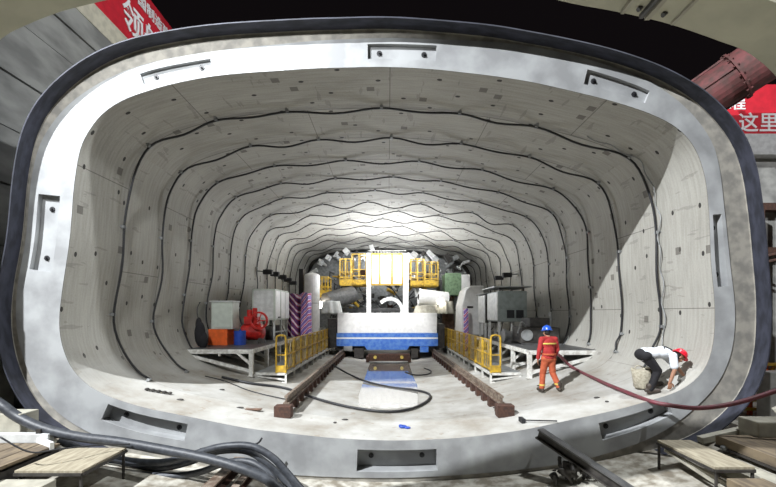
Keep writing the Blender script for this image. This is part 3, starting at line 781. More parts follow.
# ------------------------------------------------------------------ equipment on the right deck
t = thing('switch_cabinet', (4.96, 15.6, ZR), 'large grey cabinet with an overhanging flat top, right deck', 'cabinet')
bx('housing', 'cabgrey', t, 4.36+.05, 5.56, 15.0, 16.6, 2.15, 3.38, .02)
bx('side_panel', 'offwhite', t, 4.38, 4.41, 15.05, 16.55, 2.2, 3.33)
bx('canopy_plate', 'grey', t, 4.2, 5.7, 14.85, 16.8, 3.52, 3.57)
q = MB()
for x in (4.5, 5.45):
    for y in (15.1, 16.5): q.bar((x, y, 3.38), (x, y, 3.53), .05)
q.build('stand_off', 'dark', t)
for x in (4.75, 5.12): bx('vent_grille', 'black', t, x, x+.3, 14.97, 15.0, 2.3, 2.62)
bx('door', 'cabgrey', t, 4.5, 5.5, 14.98, 15.0, 2.68, 3.3)
q = MB()
for x in (4.48, 5.5):
    for y in (15.1, 16.5): q.bar((x, y, ZR), (x, y, 2.15), .08)
q.build('leg', 'offwhite', t)
t = thing('switch_cabinet', (4.6, 17.4, ZR), 'narrower dark cabinet with white side behind the canopied one, right deck', 'cabinet')
bx('housing', 'dark', t, 4.42, 4.95, 17.0, 18.2, 2.05, 3.35, .02)
bx('side_panel', 'offwhite', t, 4.38, 4.42, 17.02, 18.2, 2.05, 3.3)
bx('top_plate', 'grey', t, 4.3, 5.0, 16.9, 18.3, 3.36, 3.40)
q = MB()
for x in (4.45, 4.88):
    for y in (17.1, 18.1): q.bar((x, y, ZR), (x, y, 2.05), .08)
q.build('leg', 'offwhite', t)
t = thing('white_tank', (4.1, 20, ZR), 'bulky white hopper tank behind the dark cabinet, right', 'tank')
q = MB(); q.ext([(3.75, ZR), (4.9, ZR), (4.9, 3.9), (4.25, 3.9), (4.0, 3.7), (3.8, 2.9)], 19.2, 21); q.build('hopper', 'white', t, bevel=.04)
bx('handle_bar', 'dark', t, 4.05, 4.35, 19.15, 19.2, 2.75, 2.85)
t = thing('generator', (5.3, 13.6, ZR), 'dark generator set with pipes in front of the right cabinets', 'machine')
bx('engine_block', 'dark', t, 4.7, 6.0, 13.1, 14.2, ZR+.05, ZR+.62, .03)
bx('cover', 'dark', t, 5.0, 5.7, 13.2, 14.1, ZR+.62, ZR+.95, .04)
q = MB(); q.cyl((4.85, 13.05, ZR+.35), (4.85, 13.12, ZR+.35), .2, n=18); q.build('pulley', 'grey', t)
q = MB(); q.cyl((5.75, 13.3, ZR+.6), (5.75, 13.3, ZR+1.15), .06); q.build('filler_pipe', 'grey', t)
q = MB(); q.b2(4.65, 6.05, 13.0, 13.1, ZR, ZR+.06); q.b2(4.65, 6.05, 14.1, 14.2, ZR, ZR+.06); q.build('skid', 'darkgrey', t)
q = MB(); q.tube(spline([(4.9, 13.3, ZR+.6), (4.7, 13.2, ZR+.8), (4.6, 13.3, ZR+.4)]), .03); q.build('exhaust_pipe', 'grey', t)
t = thing('pump', (4.6, 14.6, ZR), 'small grey pump with round wheel low under the canopied cabinet', 'pump')
q = MB(); q.cyl((4.55, 14.5, ZR+.25), (5.1, 14.5, ZR+.25), .18, n=16); q.cyl((4.45, 14.5, ZR+.25), (4.55, 14.5, ZR+.25), .26, n=16); q.b2(4.5, 5.1, 14.35, 14.65, ZR, ZR+.1); q.build('casing', 'grey', t)
q = MB(); q.cyl((4.8, 14.5, ZR+.4), (4.8, 14.5, ZR+.7), .05); q.build('outlet', 'offwhite', t)
drape('brown_curtain', 3.45, 4.3, 24.2, .5, 3.6, 'brown', 'brown ribbed curtain of hoses hanging beside the machine, right', 'curtain', .9)
drape('hose_stack', 3.75, 4.0, 18.6, .62, 2.7, 'stripe2', 'purple and white striped cloth hanging over the right guardrail', 'tarp bundle', .35, amp=.1)

# ------------------------------------------------------------------ wagon
WD = 20.0
t = thing('service_wagon', (0, WD, .1), 'white and blue flat-fronted wagon standing on the rails', 'wagon')
bx('upper_body', 'white', t, -2.70, 2.62, WD, WD+3.2, 1.42, 2.5, .03)
q = MB(); q.ext([(-2.74, .74), (-1.25, .74), (-1.12, .54), (1.02, .54), (1.15, .74), (2.66, .74), (2.66, 1.12), (-2.74, 1.12)][::-1], WD-.04, WD+3.2); q.build('lower_skirt', 'blue', t)
bx('stripe', 'blue', t, -2.74, 2.66, WD-.03, WD+3.2, 1.2, 1.42, .0)
bx('stripe', 'white', t, -2.74, 2.66, WD-.03, WD+3.2, 1.12, 1.2, .0)
bx('underframe', 'dark', t, -2.9, 2.8, WD+.3, WD+3.2, .5, .74)
bx('side_tank', 'dark', t, -3.25, -2.76, WD+.2, WD+2.6, .62, 2.2)
bx('side_tank', 'dark', t, 2.68, 3.05, WD+.2, WD+2.6, .62, 1.9)
for x in (-2.42, 2.46):
    for y in (.6, 2.4):
        q = MB(); q.cyl((x-.08, WD+y, .63), (x+.08, WD+y, .63), .21, n=20); q.build('wheel', 'rust', t)
bx('buffer', 'grey', t, -2.35, -1.9, WD-.12, WD, .5, .74)
bx('buffer', 'blue', t, 1.7, 2.15, WD-.12, WD, .42, .72)
bx('axle_box', 'dark', t, -1.8, -1.3, WD, WD+.4, .1, .62); bx('axle_box', 'dark', t, 1.25, 1.6, WD, WD+.4, .1, .6)
t = thing('coupling_frame', (0, 19.2, .05), 'brown steel frame with two small lamps under the wagon front', 'frame')
q = MB(); q.b2(-1.0, 1.1, 19.0, 19.3, .06, .42); q.b2(-1.1, -.95, 18.8, 19.6, .03, .3); q.b2(1.0, 1.15, 18.8, 19.6, .03, .3); q.build('cross_member', 'rust', t, bevel=.01)
for x in (-.65, .7):
    q = MB(); q.cyl((x, 18.9, .26), (x, 19.0, .26), .08, n=14); q.build('small_lamp', 'reflect', t)

# ------------------------------------------------------------------ boring machine behind the wagon
t = thing('tunnel_boring_machine', (0, 24, .2), 'bulky tunnelling machine with white tower and yellow platforms at the far end', 'machine')
TD = 24.0
def tx(x): return (x-HX)*TD/FP
def tz(y): return EYE+(HY-y)*TD/FP
for a, b in ((371.5, 379), (380.5, 391), (393, 402)): bx('tower_panel', 'white', t, tx(a), tx(b), TD, TD+1.5, tz(284), tz(255), .02)
for a, b in ((366.5, 371), (403, 408.5)): bx('tower_column', 'white', t, tx(a), tx(b), TD-.15, TD+.3, .5, tz(253.5), .02)
q = MB()
for x in (379.8, 392, 371.3, 402.4): q.b2(tx(x)-.05, tx(x)+.05, TD-.06, TD, tz(285), tz(254))
q.b2(tx(370), tx(408), TD-.08, TD, tz(285.5), tz(284)); q.b2(tx(368), tx(406), TD-.08, TD, tz(254.5), tz(253.5)); q.build('tower_trim', 'yellow', t)
q = MB()
for x in range(372, 403, 3): q.bar((tx(x), TD+.1, tz(254)), (tx(x), TD+.1, tz(250.5)), .03)
q.bar((tx(368), TD+.1, tz(250.5)), (tx(406), TD+.1, tz(250.5)), .04); q.build('top_railing', 'steelwhite', t)
def cage(x0, x1, y0, y1, d):
    sc = d/FP; X0, X1 = (x0-HX)*sc, (x1-HX)*sc; Z0, Z1 = EYE+(HY-y1)*sc, EYE+(HY-y0)*sc
    q = MB(); dd = 1.2
    nx = max(2, int((X1-X0)/.55))
    for i in range(nx+1):
        x = X0+(X1-X0)*i/nx
        for y in (d, d+dd): q.bar((x, y, Z0), (x, y, Z1), .07)
    for z in (Z0, Z0+(Z1-Z0)*.3, (Z0+Z1)/2, Z1):
        for y in (d, d+dd): q.bar((X0, y, z), (X1, y, z), .06)
        q.bar((X0, d, z), (X0, d+dd, z), .06); q.bar((X1, d, z), (X1, d+dd, z), .06)
    q.build('platform_cage', 'yellow', t)
    bx('platform_floor', 'yellow', t, X0, X1, d-.03, d+dd, Z0-.05, Z0+.35)
cage(340, 351, 259, 285, 23.8); cage(352, 366, 254, 285, 24.2); cage(411, 424, 259, 286, 24.0); cage(425, 438, 262, 286, 23.6)
cage(316, 328, 277, 296, 23.0)
rr = random.Random(11)
# body of the machine: bulkhead with ribs
prof = [pt(rI(R(a))-.25, R(a)) for a in range(0, 360, 6)]
q = MB(); q.ext([(p.x, p.z) for p in prof], 28.5, 29.5); q.build('bulkhead', 'grey', t)
for i in range(34):
    a = R(i*360/34); p = pt(rI(a)-1.0, a, 28.4); q = MB(); q.cyl(p-Vector((0, 1.6, 0)), p, .12, n=10); q.cyl(p-Vector((0, 2.6, 0)), p-Vector((0, 1.6, 0)), .07, n=8)
    q.build('thrust_cylinder', 'offwhite', t)
for k in range(70):                                # brackets, valve blocks and boxes mounted on the frame
    x = rr.uniform(-4.6, 4.6); z = rr.uniform(1.6, 4.6 if abs(x) > 3 else 5.2)
    if -1.5 < x < 1.5 and z > 4: continue
    d = rr.uniform(25.0, 28); w = rr.uniform(.15, .6); h = rr.uniform(.12, .5)
    q = MB(); q.b2(x-w/2, x+w/2, d, d+.5, z-h/2, z+h/2); q.build('valve_block', rr.choice(['dark', 'grey', 'offwhite', 'darkgrey', 'dark', 'rust']), t)
q = MB()
for k in range(26):
    x = rr.uniform(-4.6, 4.6); z = rr.uniform(2.4, 5.0); d = rr.uniform(24.6, 27)
    q.tube(spline([(x, d, z), (x+rr.uniform(-.6, .6), d-.2, z-.7), (x+rr.uniform(-1, 1), d, z-.3), (x+rr.uniform(-1.4, 1.4), d+.3, z+.6)], 6), .04, 6)
q.build('hydraulic_hose', 'black', t, smooth=True)
q = MB()
for x, z in ((-3.3, 2.8), (-2.2, 2.9), (2.2, 2.9), (3.6, 2.7)): q.bar((x, 25, 0), (x, 25, z+2.0), .25)
q.bar((-4, 25, 4.6), (4, 25, 4.6), .2); q.bar((-4.3, 24.8, 2.7), (4.3, 24.8, 2.7), .25)
q.build('main_frame', 'darkgrey', t)
for k in range(60):                                # pipe runs, hoses and small fittings
    x = rr.choice((-1, 1))*rr.uniform(.2, 5.4); z = rr.uniform(2.5, 5.0)
    if abs(x) > 3.2: z = rr.uniform(3.2, 6.0)
    d = rr.uniform(24.4, 27.0); v = Vector((rr.uniform(-.7, .7), rr.uniform(-.3, .3), rr.uniform(-.6, .6)))
    q = MB(); q.cyl((x, d, z), Vector((x, d, z))+v, rr.uniform(.04, .13), n=10); q.cyl((x, d, z), Vector((x, d, z))+v*.12, rr.uniform(.13, .2), n=10)
    q.build('pipe_fitting', rr.choice(['offwhite', 'white', 'grey', 'dark', 'offwhite', 'yellow', 'darkgrey']), t)
for k in range(28):
    a = R(-62+124*k/27+rr.uniform(-2, 2)); p = pt(rI(a)-rr.uniform(.5, 1.3), a, rr.uniform(25, 28)); w = rr.uniform(.2, .7)
    q = MB(); q.box(p, (w, .6, rr.uniform(.12, .4)), Euler((0, a, 0)).to_matrix()); q.build('segment_bracket', rr.choice(['grey', 'offwhite', 'dark', 'white']), t)
# big drums and ducts
q = MB(); q.cyl(P(326, 302, 22.8), P(352, 294, 24.2), .55, n=22); q.build('grey_drum', 'darkgrey', t)
q = MB(); q.cyl(P(419, 297, 23.2), P(447, 300, 23.4), .5, n=26, caps=False); q.cyl(P(419.5, 297, 23.3), P(446, 300, 23.45), .42, n=26); q.cyl(P(418.5, 297, 23.2), P(420.5, 297.2, 23.2), .54, n=26, caps=False); q.build('white_duct', 'white', t)
q = MB(); q.cyl(P(421, 297, 22.9), P(423, 297, 23.1), .25, n=16); q.build('duct_mouth', 'dark', t)
q = MB()
for i in range(10):
    a0 = i*math.pi/12-.2; a1 = (i+1)*math.pi/12-.2; c = P(390, 311, 23)
    q.bar(c+Vector((.75*math.cos(a0), 0, .75*math.sin(a0))), c+Vector((.75*math.cos(a1), 0, .75*math.sin(a1))), .28, .22)
q.build('curved_chute', 'offwhite', t)
drape('canvas_sheet', tx(326), tx(344), 22.6, tz(314), tz(302), 'offwhite', None, None, .8, t, amp=.12)
drape('canvas_sheet', tx(413), tx(436), 22.8, tz(314), tz(306), 'beige', None, None, .8, t, amp=.14)
drape('canvas_sheet', tx(436), tx(452), 23.2, tz(314), tz(302), 'beige', None, None, .8, t, amp=.14)
bx('green_unit', 'green', t, 3.6, 4.6, 23.5, 25.2, 3.6, 5.0, .03); bx('white_box', 'white', t, 4.6, 5.1, 23.3, 24.8, 3.7, 4.9, .02)
bx('yellow_lamp_post', 'yellow', t, -4.45, -4.3, 22.9, 23.1, .5, 4.2, .0)
q = MB(); q.ell((-4.1, 22.8, 3.0), .2); q.ell((3.3, 22.8, 3.1), .12); q.build('work_light', 'lamp', t)

# ------------------------------------------------------------------ hoses and small things
def hose(name, pts, r, m, label, cat='hose', n=10, k=8, group=None):
    q = MB(); q.tube(spline(pts, k), r, n); return tag(q.build(name, m, smooth=True), label, cat, group)
hp = [(222, 377), (250, 383), (285, 388), (318, 399), (350, 407), (385, 411.5), (410, 409), (427, 401), (429, 394), (415, 390), (390, 387), (365, 381), (345, 372), (333, 365)]
pts = []
for x, y in hp:
    d = 10.0
    for _ in range(30): d = (EYE-floor_z((x-HX)*d/FP)-.05)*FP/(y-HY)
    p = P(x, y, d)
    if abs(p.x+2.38) < .35: p = P(x, y, d*.84)
    pts.append(p)
hose('floor_cable', pts, .035, 'black', 'black hose looping across the floor between the two rails', n=8)
def onfloor(x, y, up=.0):
    d = 9.0
    for _ in range(40): d = .5*d+.5*(EYE-floor_z((x-HX)*d/FP)-up)*FP/(y-HY)
    return P(x, y, d)
hose('floor_cable', [onfloor(x, y, .02) for x, y in ((205, 376), (225, 381), (245, 389), (262, 394), (290, 400))], .014, 'black', 'thin black cable on the floor left of the left rail', n=6)
hose('floor_cable', [onfloor(x, y, .03) for x, y in ((405, 372), (416, 375), (428, 374), (431, 371), (424, 368))], .025, 'black', 'short black loop of hose on the floor right of the puddle', n=6)
hose('red_hose', [(4.7, 11.5, 1.43), P(556, 353, 11.1), onfloor(572, 367, .06), onfloor(600, 381, .06), onfloor(625, 391.5, .06), P(648, 400.5, 7.52), P(668, 405, 7.25), P(700, 408, 6.9), P(740, 402, 6.7), P(790, 386, 6.5)], .042, 'redhose', 'thick dark red hose running from the right deck across the portal edge')
# bundle of heavy hoses at lower left
hose('heavy_hose', [P(-30, 385, 6.9), P(0, 404, 6.8), P(18, 417, 6.8), P(45, 429, 6.75), P(80, 437, 6.7), P(120, 442, 6.65), P(165, 450, 6.55), P(205, 458, 6.45), P(240, 468, 6.35), P(268, 480, 6.3), P(292, 500, 6.2)], .086, 'hose', 'thickest black hose sweeping across the lower left corner, uppermost of the bundle', group='heavy black hoses lower left')
hose('heavy_hose', [P(60, 441, 6.95), P(90, 452, 6.9), P(130, 461, 6.9), P(165, 462, 6.9), P(195, 454, 6.85), P(220, 447, 6.8), P(250, 446, 6.8), P(272, 457, 6.75), P(288, 474, 6.7), P(305, 494, 6.6)], .066, 'hose', 'black hose of the lower left bundle that arches highest over the rusty beam', group='heavy black hoses lower left')
hose('heavy_hose', [P(80, 455, 7.05), P(120, 465, 7.05), P(160, 468, 7.0), P(190, 462, 7.0), P(215, 452, 6.98), P(245, 451, 6.95), P(265, 462, 6.9), P(282, 478, 6.9), P(296, 496, 6.8)], .06, 'hose', 'black hose lying directly below the arching one in the lower left bundle', group='heavy black hoses lower left')
hose('heavy_hose', [P(95, 466, 6.9), P(130, 473, 6.9), P(170, 476, 6.9), P(200, 472, 6.85), P(225, 463, 6.7), P(250, 462, 6.6), P(270, 475, 6.5), P(280, 492, 6.5)], .06, 'hose', 'lowest black hose of the lower left bundle, near the pale ledge', group='heavy black hoses lower left')
hose('thin_wire', [P(200, 449, 7.2), P(230, 443, 7.15), P(255, 444, 7.1), P(262, 438, 7.1)], .018, 'black', 'thin black wire sticking up from the hose bundle, lower left', 'wire', 6)
hose('thin_wire', [P(0, 437, 5.6), P(30, 452, 5.7), P(60, 449, 5.9), P(100, 445, 6.3), P(130, 444, 6.5)], .012, 'black', 'thin black wire over the left work platforms', 'wire', 6)

def ibeam(name, a, b, w, h, m, label, top=None):
    a = Vector(a); b = Vector(b); t = thing(name, a, label, 'beam')
    up = Vector((0, 0, 1)); d = (b-a).normalized(); side = d.cross(up).normalized(); up = side.cross(d)
    q = MB(); q.bar(a, b, .03, h); q.build('web', m, t)
    for s in (-1, 1):
        q = MB(); q.bar(a+up*s*h/2, b+up*s*h/2, w, .03); q.build('flange', (top or m) if s > 0 else m, t)
    return t
ibeam('steel_beam', P(539, 433, 7.38), P(640, 500, 5.9), .17, .17, 'dark', 'long dark steel beam leaning against the ring face, right of centre', 'darkgrey')
ibeam('steel_beam', P(240, 462, 7.3), P(200, 500, 6.0), .2, .18, 'rust', 'rusty steel beam end under the hose bundle, lower left', 'railtop')
ibeam('steel_beam', P(256, 466, 7.3), P(228, 500, 6.3), .14, .14, 'rust', 'second shorter rusty steel beam right of the one under the hoses', 'railtop')
q = MB(); c0 = P(570, 478, 6.9); c0.z = cradle_z(c0.x)+.1
for k in range(34):
    p = c0+Vector((rr.gauss(0, .2), rr.gauss(0, .1), rr.uniform(-.05, .28)-.0)); p.z -= abs(p.x-c0.x)*.3
    rt_ = Euler((rr.uniform(0, 3), rr.uniform(0, 3), rr.uniform(0, 3))).to_matrix(); q.box(p, (rr.uniform(.08, .26), rr.uniform(.05, .14), rr.uniform(.03, .09)), rt_)
for k in range(7): x_ = c0.x+rr.uniform(-.35, .5); q.tube(spline([(x_, c0.y, c0.z+.1), (x_+.1, c0.y-.1, c0.z+.2), (x_+.25, c0.y-.15, c0.z), (x_+.3, c0.y-.1, c0.z-.1)], 4), .018, 6)
tag(q.build('scrap_heap', 'dark', voxel=.025, iters=1), 'tangled black rubber scrap heap under the leaning dark beam', 'scrap')

# work platforms in front of the portal
def table(x0, x1, y0, y1, z, m, label, legs, th=.04, lab='platform'):
    t = thing('work_platform', ((x0+x1)/2, y0, z), label, lab)
    bx('top_board', m, t, x0, x1, y0, y1, z-th, z, .004)
    q = MB()
    for a, b in (((x0, y0), (x1, y0)), ((x1, y0), (x1, y1)), ((x1, y1), (x0, y1)), ((x0, y1), (x0, y0))): q.bar((a[0], a[1], z-th-.02), (b[0], b[1], z-th-.02), .04, .04)
    q.build('frame', 'dark', t)
    for x, y, L in legs:
        q = MB(); q.bar((x, y, gz(x)), (x, y, z-th), .032); q.build('leg', 'dark', t)
    return t
table(4.88, 5.48, 5.6, 6.8, .2, 'ply', 'beige plywood-topped table on thin dark legs, lower right', [(4.9, 6.78, 0), (4.92, 5.62, 0), (5.46, 5.62, 0), (5.46, 6.2, 0)])
q = MB(); q.bar((4.95, 6.7, .05), (4.95, 5.2, -.12), .04); q.bar((5.1, 6.9, -.02), (5.3, 5.2, -.2), .05)
tag(q.build('scaffold_tube', 'beige'), 'pale scaffold tubes lying under the plywood-topped table', 'tube')
table(5.98, 7.1, 4.6, 6.85, .27, 'plydark', 'dark weathered plank platform at the right edge behind the table', [(6.1, 6.7, 0), (6.1, 5.6, 0), (6.1, 4.8, 0)], .16)
q = MB(); q.b2(5.52, 5.95, 4.9, 6.5, -.1, .0); q.b2(5.55, 5.62, 5, 6.4, cradle_z(5.6), -.1); q.b2(5.86, 5.93, 5, 6.4, cradle_z(5.7), -.1)
tag(q.build('plank', 'beige', bevel=.005), 'beige plank between the table and the dark platform, right', 'plank')
q = MB(); q.b2(4.96, 5.5, 4.7, 5.5, cradle_z(5.5)-.15, .08)
tag(q.build('crate', 'plydark', bevel=.01), 'brown wooden crate under the near end of the table, lower right', 'crate')
q = MB(); q.b2(6.62, 8.3, 6.7, 7.1, .27, .55); q.b2(6.62, 6.95, 6.72, 7.08, .2, .28); q.b2(7.8, 8.2, 6.72, 7.08, .2, .28)
tag(q.build('concrete_beam', 'beige', bevel=.02), 'cream concrete beam lying beside the ring at lower right', 'beam')
q = MB(); q.bar(P(700, 440, 7.15), P(752, 428, 7.15), .14, .12)
tag(q.build('timber', 'beige', bevel=.01), 'short cream timber lying aslant below the cream beam, right', 'timber')
q = MB(); q.bar((7.4, 7.2, .62), (8.2, 6.6, 1.3), .12, .1)
tag(q.build('timber', 'beige', bevel=.01), 'cream timber rising to the right edge above the cream beam', 'timber')
q = MB()
for k in range(5): q.ell(P(727+k*3, 448, 6.65)+Vector((0, rr.uniform(-.1, .1), rr.uniform(-.03, .03))), (.09, .08, .06), None, 10, 6)
tag(q.build('glove_bundle', 'grey', smooth=True), 'grey rag bundle on the plank beside the plywood-topped table', 'rag')
# orange-yellow frames at the right edge
t = thing('trestle', (8.3, 8.6, .2), 'orange-yellow steel trestle frame outside the ring at the right edge', 'frame')
for k in range(6):
    q = MB(); z = .35+k*.2; q.bar((7.75, 8.4, z), (9.2, 8.4, z), .06); q.build('rung', 'yellow', t)
for x in (7.8, 8.15, 8.5, 8.9):
    q = MB(); q.bar((x, 8.45, .2), (x, 8.45, 1.7), .07); q.build('upright', 'orange', t)
q = MB(); q.bar((7.8, 8.45, .3), (8.9, 8.45, 1.5), .05); q.bar((8.9, 8.45, .3), (7.8, 8.45, 1.5), .05); q.build('cross_brace', 'yellow', t)
q = MB(); q.b2(8.05, 9.3, 7.9, 8.2, .2, 1.25)
tag(q.build('concrete_block', 'offwhite', bevel=.02), 'pale concrete block in front of the orange frame, right edge', 'block')

# lower left platforms and blocks
table(-5.62, -4.6, 5.64, 6.6, .13, 'ply', 'beige sheet-topped work platform on thin legs, lower left', [(-4.62, 6.55, 0), (-5.55, 5.68, 0), (-4.65, 5.68, 0)])
q = MB(); q.b2(-5.75, -4.95, 4.9, 5.6, cradle_z(-5.0)-.1, .02); q.b2(-5.75, -4.95, 4.88, 4.9, -.3, 0)
tag(q.build('crate', 'beige', bevel=.01), 'beige box under the near edge of the left work platform', 'box')
t = thing('plank_platform', (-6.6, 5.5, .2), 'brown plank platform in the lower left corner', 'platform')
for k in range(5):
    q = MB(); q.b2(-7.35+k*.32, -7.05+k*.32, 4.4, 6.6, .16, .21); q.build('plank', 'plydark', t, bevel=.005)
q = MB()
for y in (4.5, 5.5, 6.5): q.bar((-7.35, y, .11), (-5.8, y, .11), .1)
q.bar((-5.82, 4.4, .0), (-5.82, 6.6, .0), .08, .22); q.build('bearer', 'dark', t)
q = MB()
for y in (4.7, 6.4): q.bar((-5.9, y, cradle_z(-5.9)), (-5.9, y, .1), .08)
q.bar((-7.2, 6.4, .1), (-7.2, 6.4, .2), .08); q.build('leg', 'dark', t)
q = MB(); q.b2(-7.8, -6.62, 6.75, 7.12, .2, .68)
tag(q.build('concrete_block', 'beige', bevel=.02), 'cream concrete block beside the ring at the left edge', 'block')
q = MB(); q.b2(-7.6, -6.0, 6.62, 6.74, .2, .36)
tag(q.build('timber', 'offwhite', bevel=.01), 'pale timber lying along the plank platform, left edge', 'timber')
q = MB(); q.bar((-6.2, 6.68, .2), (-6.2, 6.68, .44), .08)
tag(q.build('stub_post', 'dark'), 'short dark post beside the cream block, left', 'post')
q = MB(); q.bar(P(36, 440, 6.7), P(52, 446, 6.4), .06, .12)
tag(q.build('timber_offcut', 'white'), 'small white triangular offcut beside the hose, lower left', 'offcut')

# small things on the tunnel floor
q = MB(); p = onfloor(403, 428); q.ell(p+Vector((0, 0, .03)), (.09, .06, .04)); q.ell(p+Vector((.1, -.05, .02)), (.07, .04, .03)); q.ell(p+Vector((-.05, .1, .02)), (.04, .07, .03))
tag(q.build('blue_rag', 'bluedrum', smooth=True), 'small blue rag on the pale floor between the rails', 'rag')
q = MB(); a, b = onfloor(522, 420, .05), onfloor(557, 421, .05); q.bar(a, b, .022); q.box(a, (.08, .2, .09))
tag(q.build('pry_bar', 'black'), 'thin dark iron bar lying on the floor right of the right rail', 'bar')
q = MB(); a, b = onfloor(147, 389, .04), onfloor(170, 393, .04); q.bar(a, b, .03)
for k in range(5): q.ell(a.lerp(b, k/4), (.05, .05, .03), None, 8, 6)
tag(q.build('iron_bar', 'dark'), 'dark jointed iron bar on the pale floor at left', 'bar')
for k, (x, y) in enumerate(((240, 408), (255, 410), (180, 400), (222, 390), (335, 423), (345, 420), (496, 408), (540, 386), (607, 402), (597, 398))):
    p = onfloor(x, y); q = MB(); q.ell(p+Vector((0, 0, .01)), (rr.uniform(.04, .1), .04, .02), None, 8, 6)
    tag(q.build('debris_lump', 'dark'), 'small dark lump of debris lying on the pale tunnel floor', 'debris', 'debris lumps on the tunnel floor')
q = MB(); a = onfloor(238, 408, .01); b = onfloor(262, 410.5, .01); q.box((a+b)/2, ((b-a).length, .12, .02)); 
tag(q.build('cardboard_scrap', 'brown'), 'flat brown scrap on the floor left of the left rail end', 'scrap')
# sack behind the bending man
t = thing('woven_sack', onfloor(643, 388), 'beige woven sack bucket standing behind the bending man', 'bag')
c = ORG[t.name]
q = MB(); vs = []; n = 20
for z, r in ((0, .15), (.03, .17), (.2, .19), (.38, .22), (.42, .2), (.38, .17), (.1, .12)):
    for i in range(n):
        a = 2*math.pi*i/n; vs.append(c+Vector((r*math.cos(a)*(1.05), r*math.sin(a), z+.03*math.sin(3*a)*(z > .3))))
fs = [(j*n+i, j*n+(i+1) % n, (j+1)*n+(i+1) % n, (j+1)*n+i) for j in range(6) for i in range(n)]+[tuple(range(n)), tuple(6*n+i for i in range(n))]
q.add(vs, fs); q.build('sack_body', 'sack', t, smooth=True)
q = MB(); q.tube(spline([c+Vector((-.2, 0, .4)), c+Vector((-.16, -.05, .5)), c+Vector((.0, -.1, .45)), c+Vector((.18, -.02, .4))], 6), .012, 6); q.build('sack_handle', 'sack', t)

# ------------------------------------------------------------------ people
def hand(q, w, d, side, palm, curl=.4, s=1.0):
    """palm box plus five separate fingers; d = direction of the hand, palm = palm normal, side = thumb side"""
    d = Vector(d).normalized(); side = Vector(side); side = (side-d*side.dot(d)).normalized(); pn = Vector(palm); pn = (pn-d*pn.dot(d)-side*pn.dot(side)).normalized()
    w = Vector(w)
    for k, (o, L) in enumerate(((-.030, .062), (-.010, .075), (.010, .080), (.030, .072))):
        a = w+d*.01*s+side*o*.6*s; b = w+d*.085*s+side*o*s
        q.cap(a, b, .016*s, .013*s)
        c = b; dirn = d.copy(); seg = L/3*s*1.25; r = .0095*s
        for j in range(3):
            dirn = (dirn+pn*curl*.7).normalized(); e = c+dirn*seg; q.cap(c, e, r, r*.93); c = e; r *= .93; seg *= .85
    a = w+d*.03*s+side*.03*s; b = a+(d*.6+side*.8+pn*.25).normalized()*.042*s; c = b+(d*.95+side*.25+pn*.35).normalized()*.032*s; e = c+(d+pn*.4).normalized()*.024*s
    q.cap(a, b, .015*s, .012*s); q.cap(b, c, .012*s, .011*s); q.cap(c, e, .011*s, .009*s)

def head(q, c, f, u, s=1.0):
    f = Vector(f).normalized(); u = Vector(u); u = (u-f*u.dot(f)).normalized(); r = f.cross(u)
    rot = Matrix((r, f, u)).transposed()
    T = lambda x, y, z: Vector(c)+rot @ Vector((x, y, z))*s
    q.ell(T(0, -.01, .02), (.076*s, .095*s, .10*s), rot); q.ell(T(0, .02, -.05), (.058*s, .072*s, .068*s), rot); q.ell(T(0, .055, -.085), (.03*s, .03*s, .025*s), rot)
    q.cap(T(0, .088, .02), T(0, .108, -.022), .009*s, .014*s)                       # nose
    q.ell(T(0, .082, .045), (.05*s, .018*s, .012*s), rot)                            # brow
    q.ell(T(0, .087, -.052), (.024*s, .010*s, .006*s), rot); q.ell(T(0, .085, -.064), (.021*s, .010*s, .007*s), rot)
    for e in (-1, 1):
        q.ell(T(e*.078, -.005, -.005), (.010*s, .020*s, .032*s), rot); q.ell(T(e*.045, .06, -.03), (.02*s, .02*s, .02*s), rot)
        q.ell(T(e*.030, .083, .018), (.013*s, .009*s, .008*s), rot)
    return T, rot

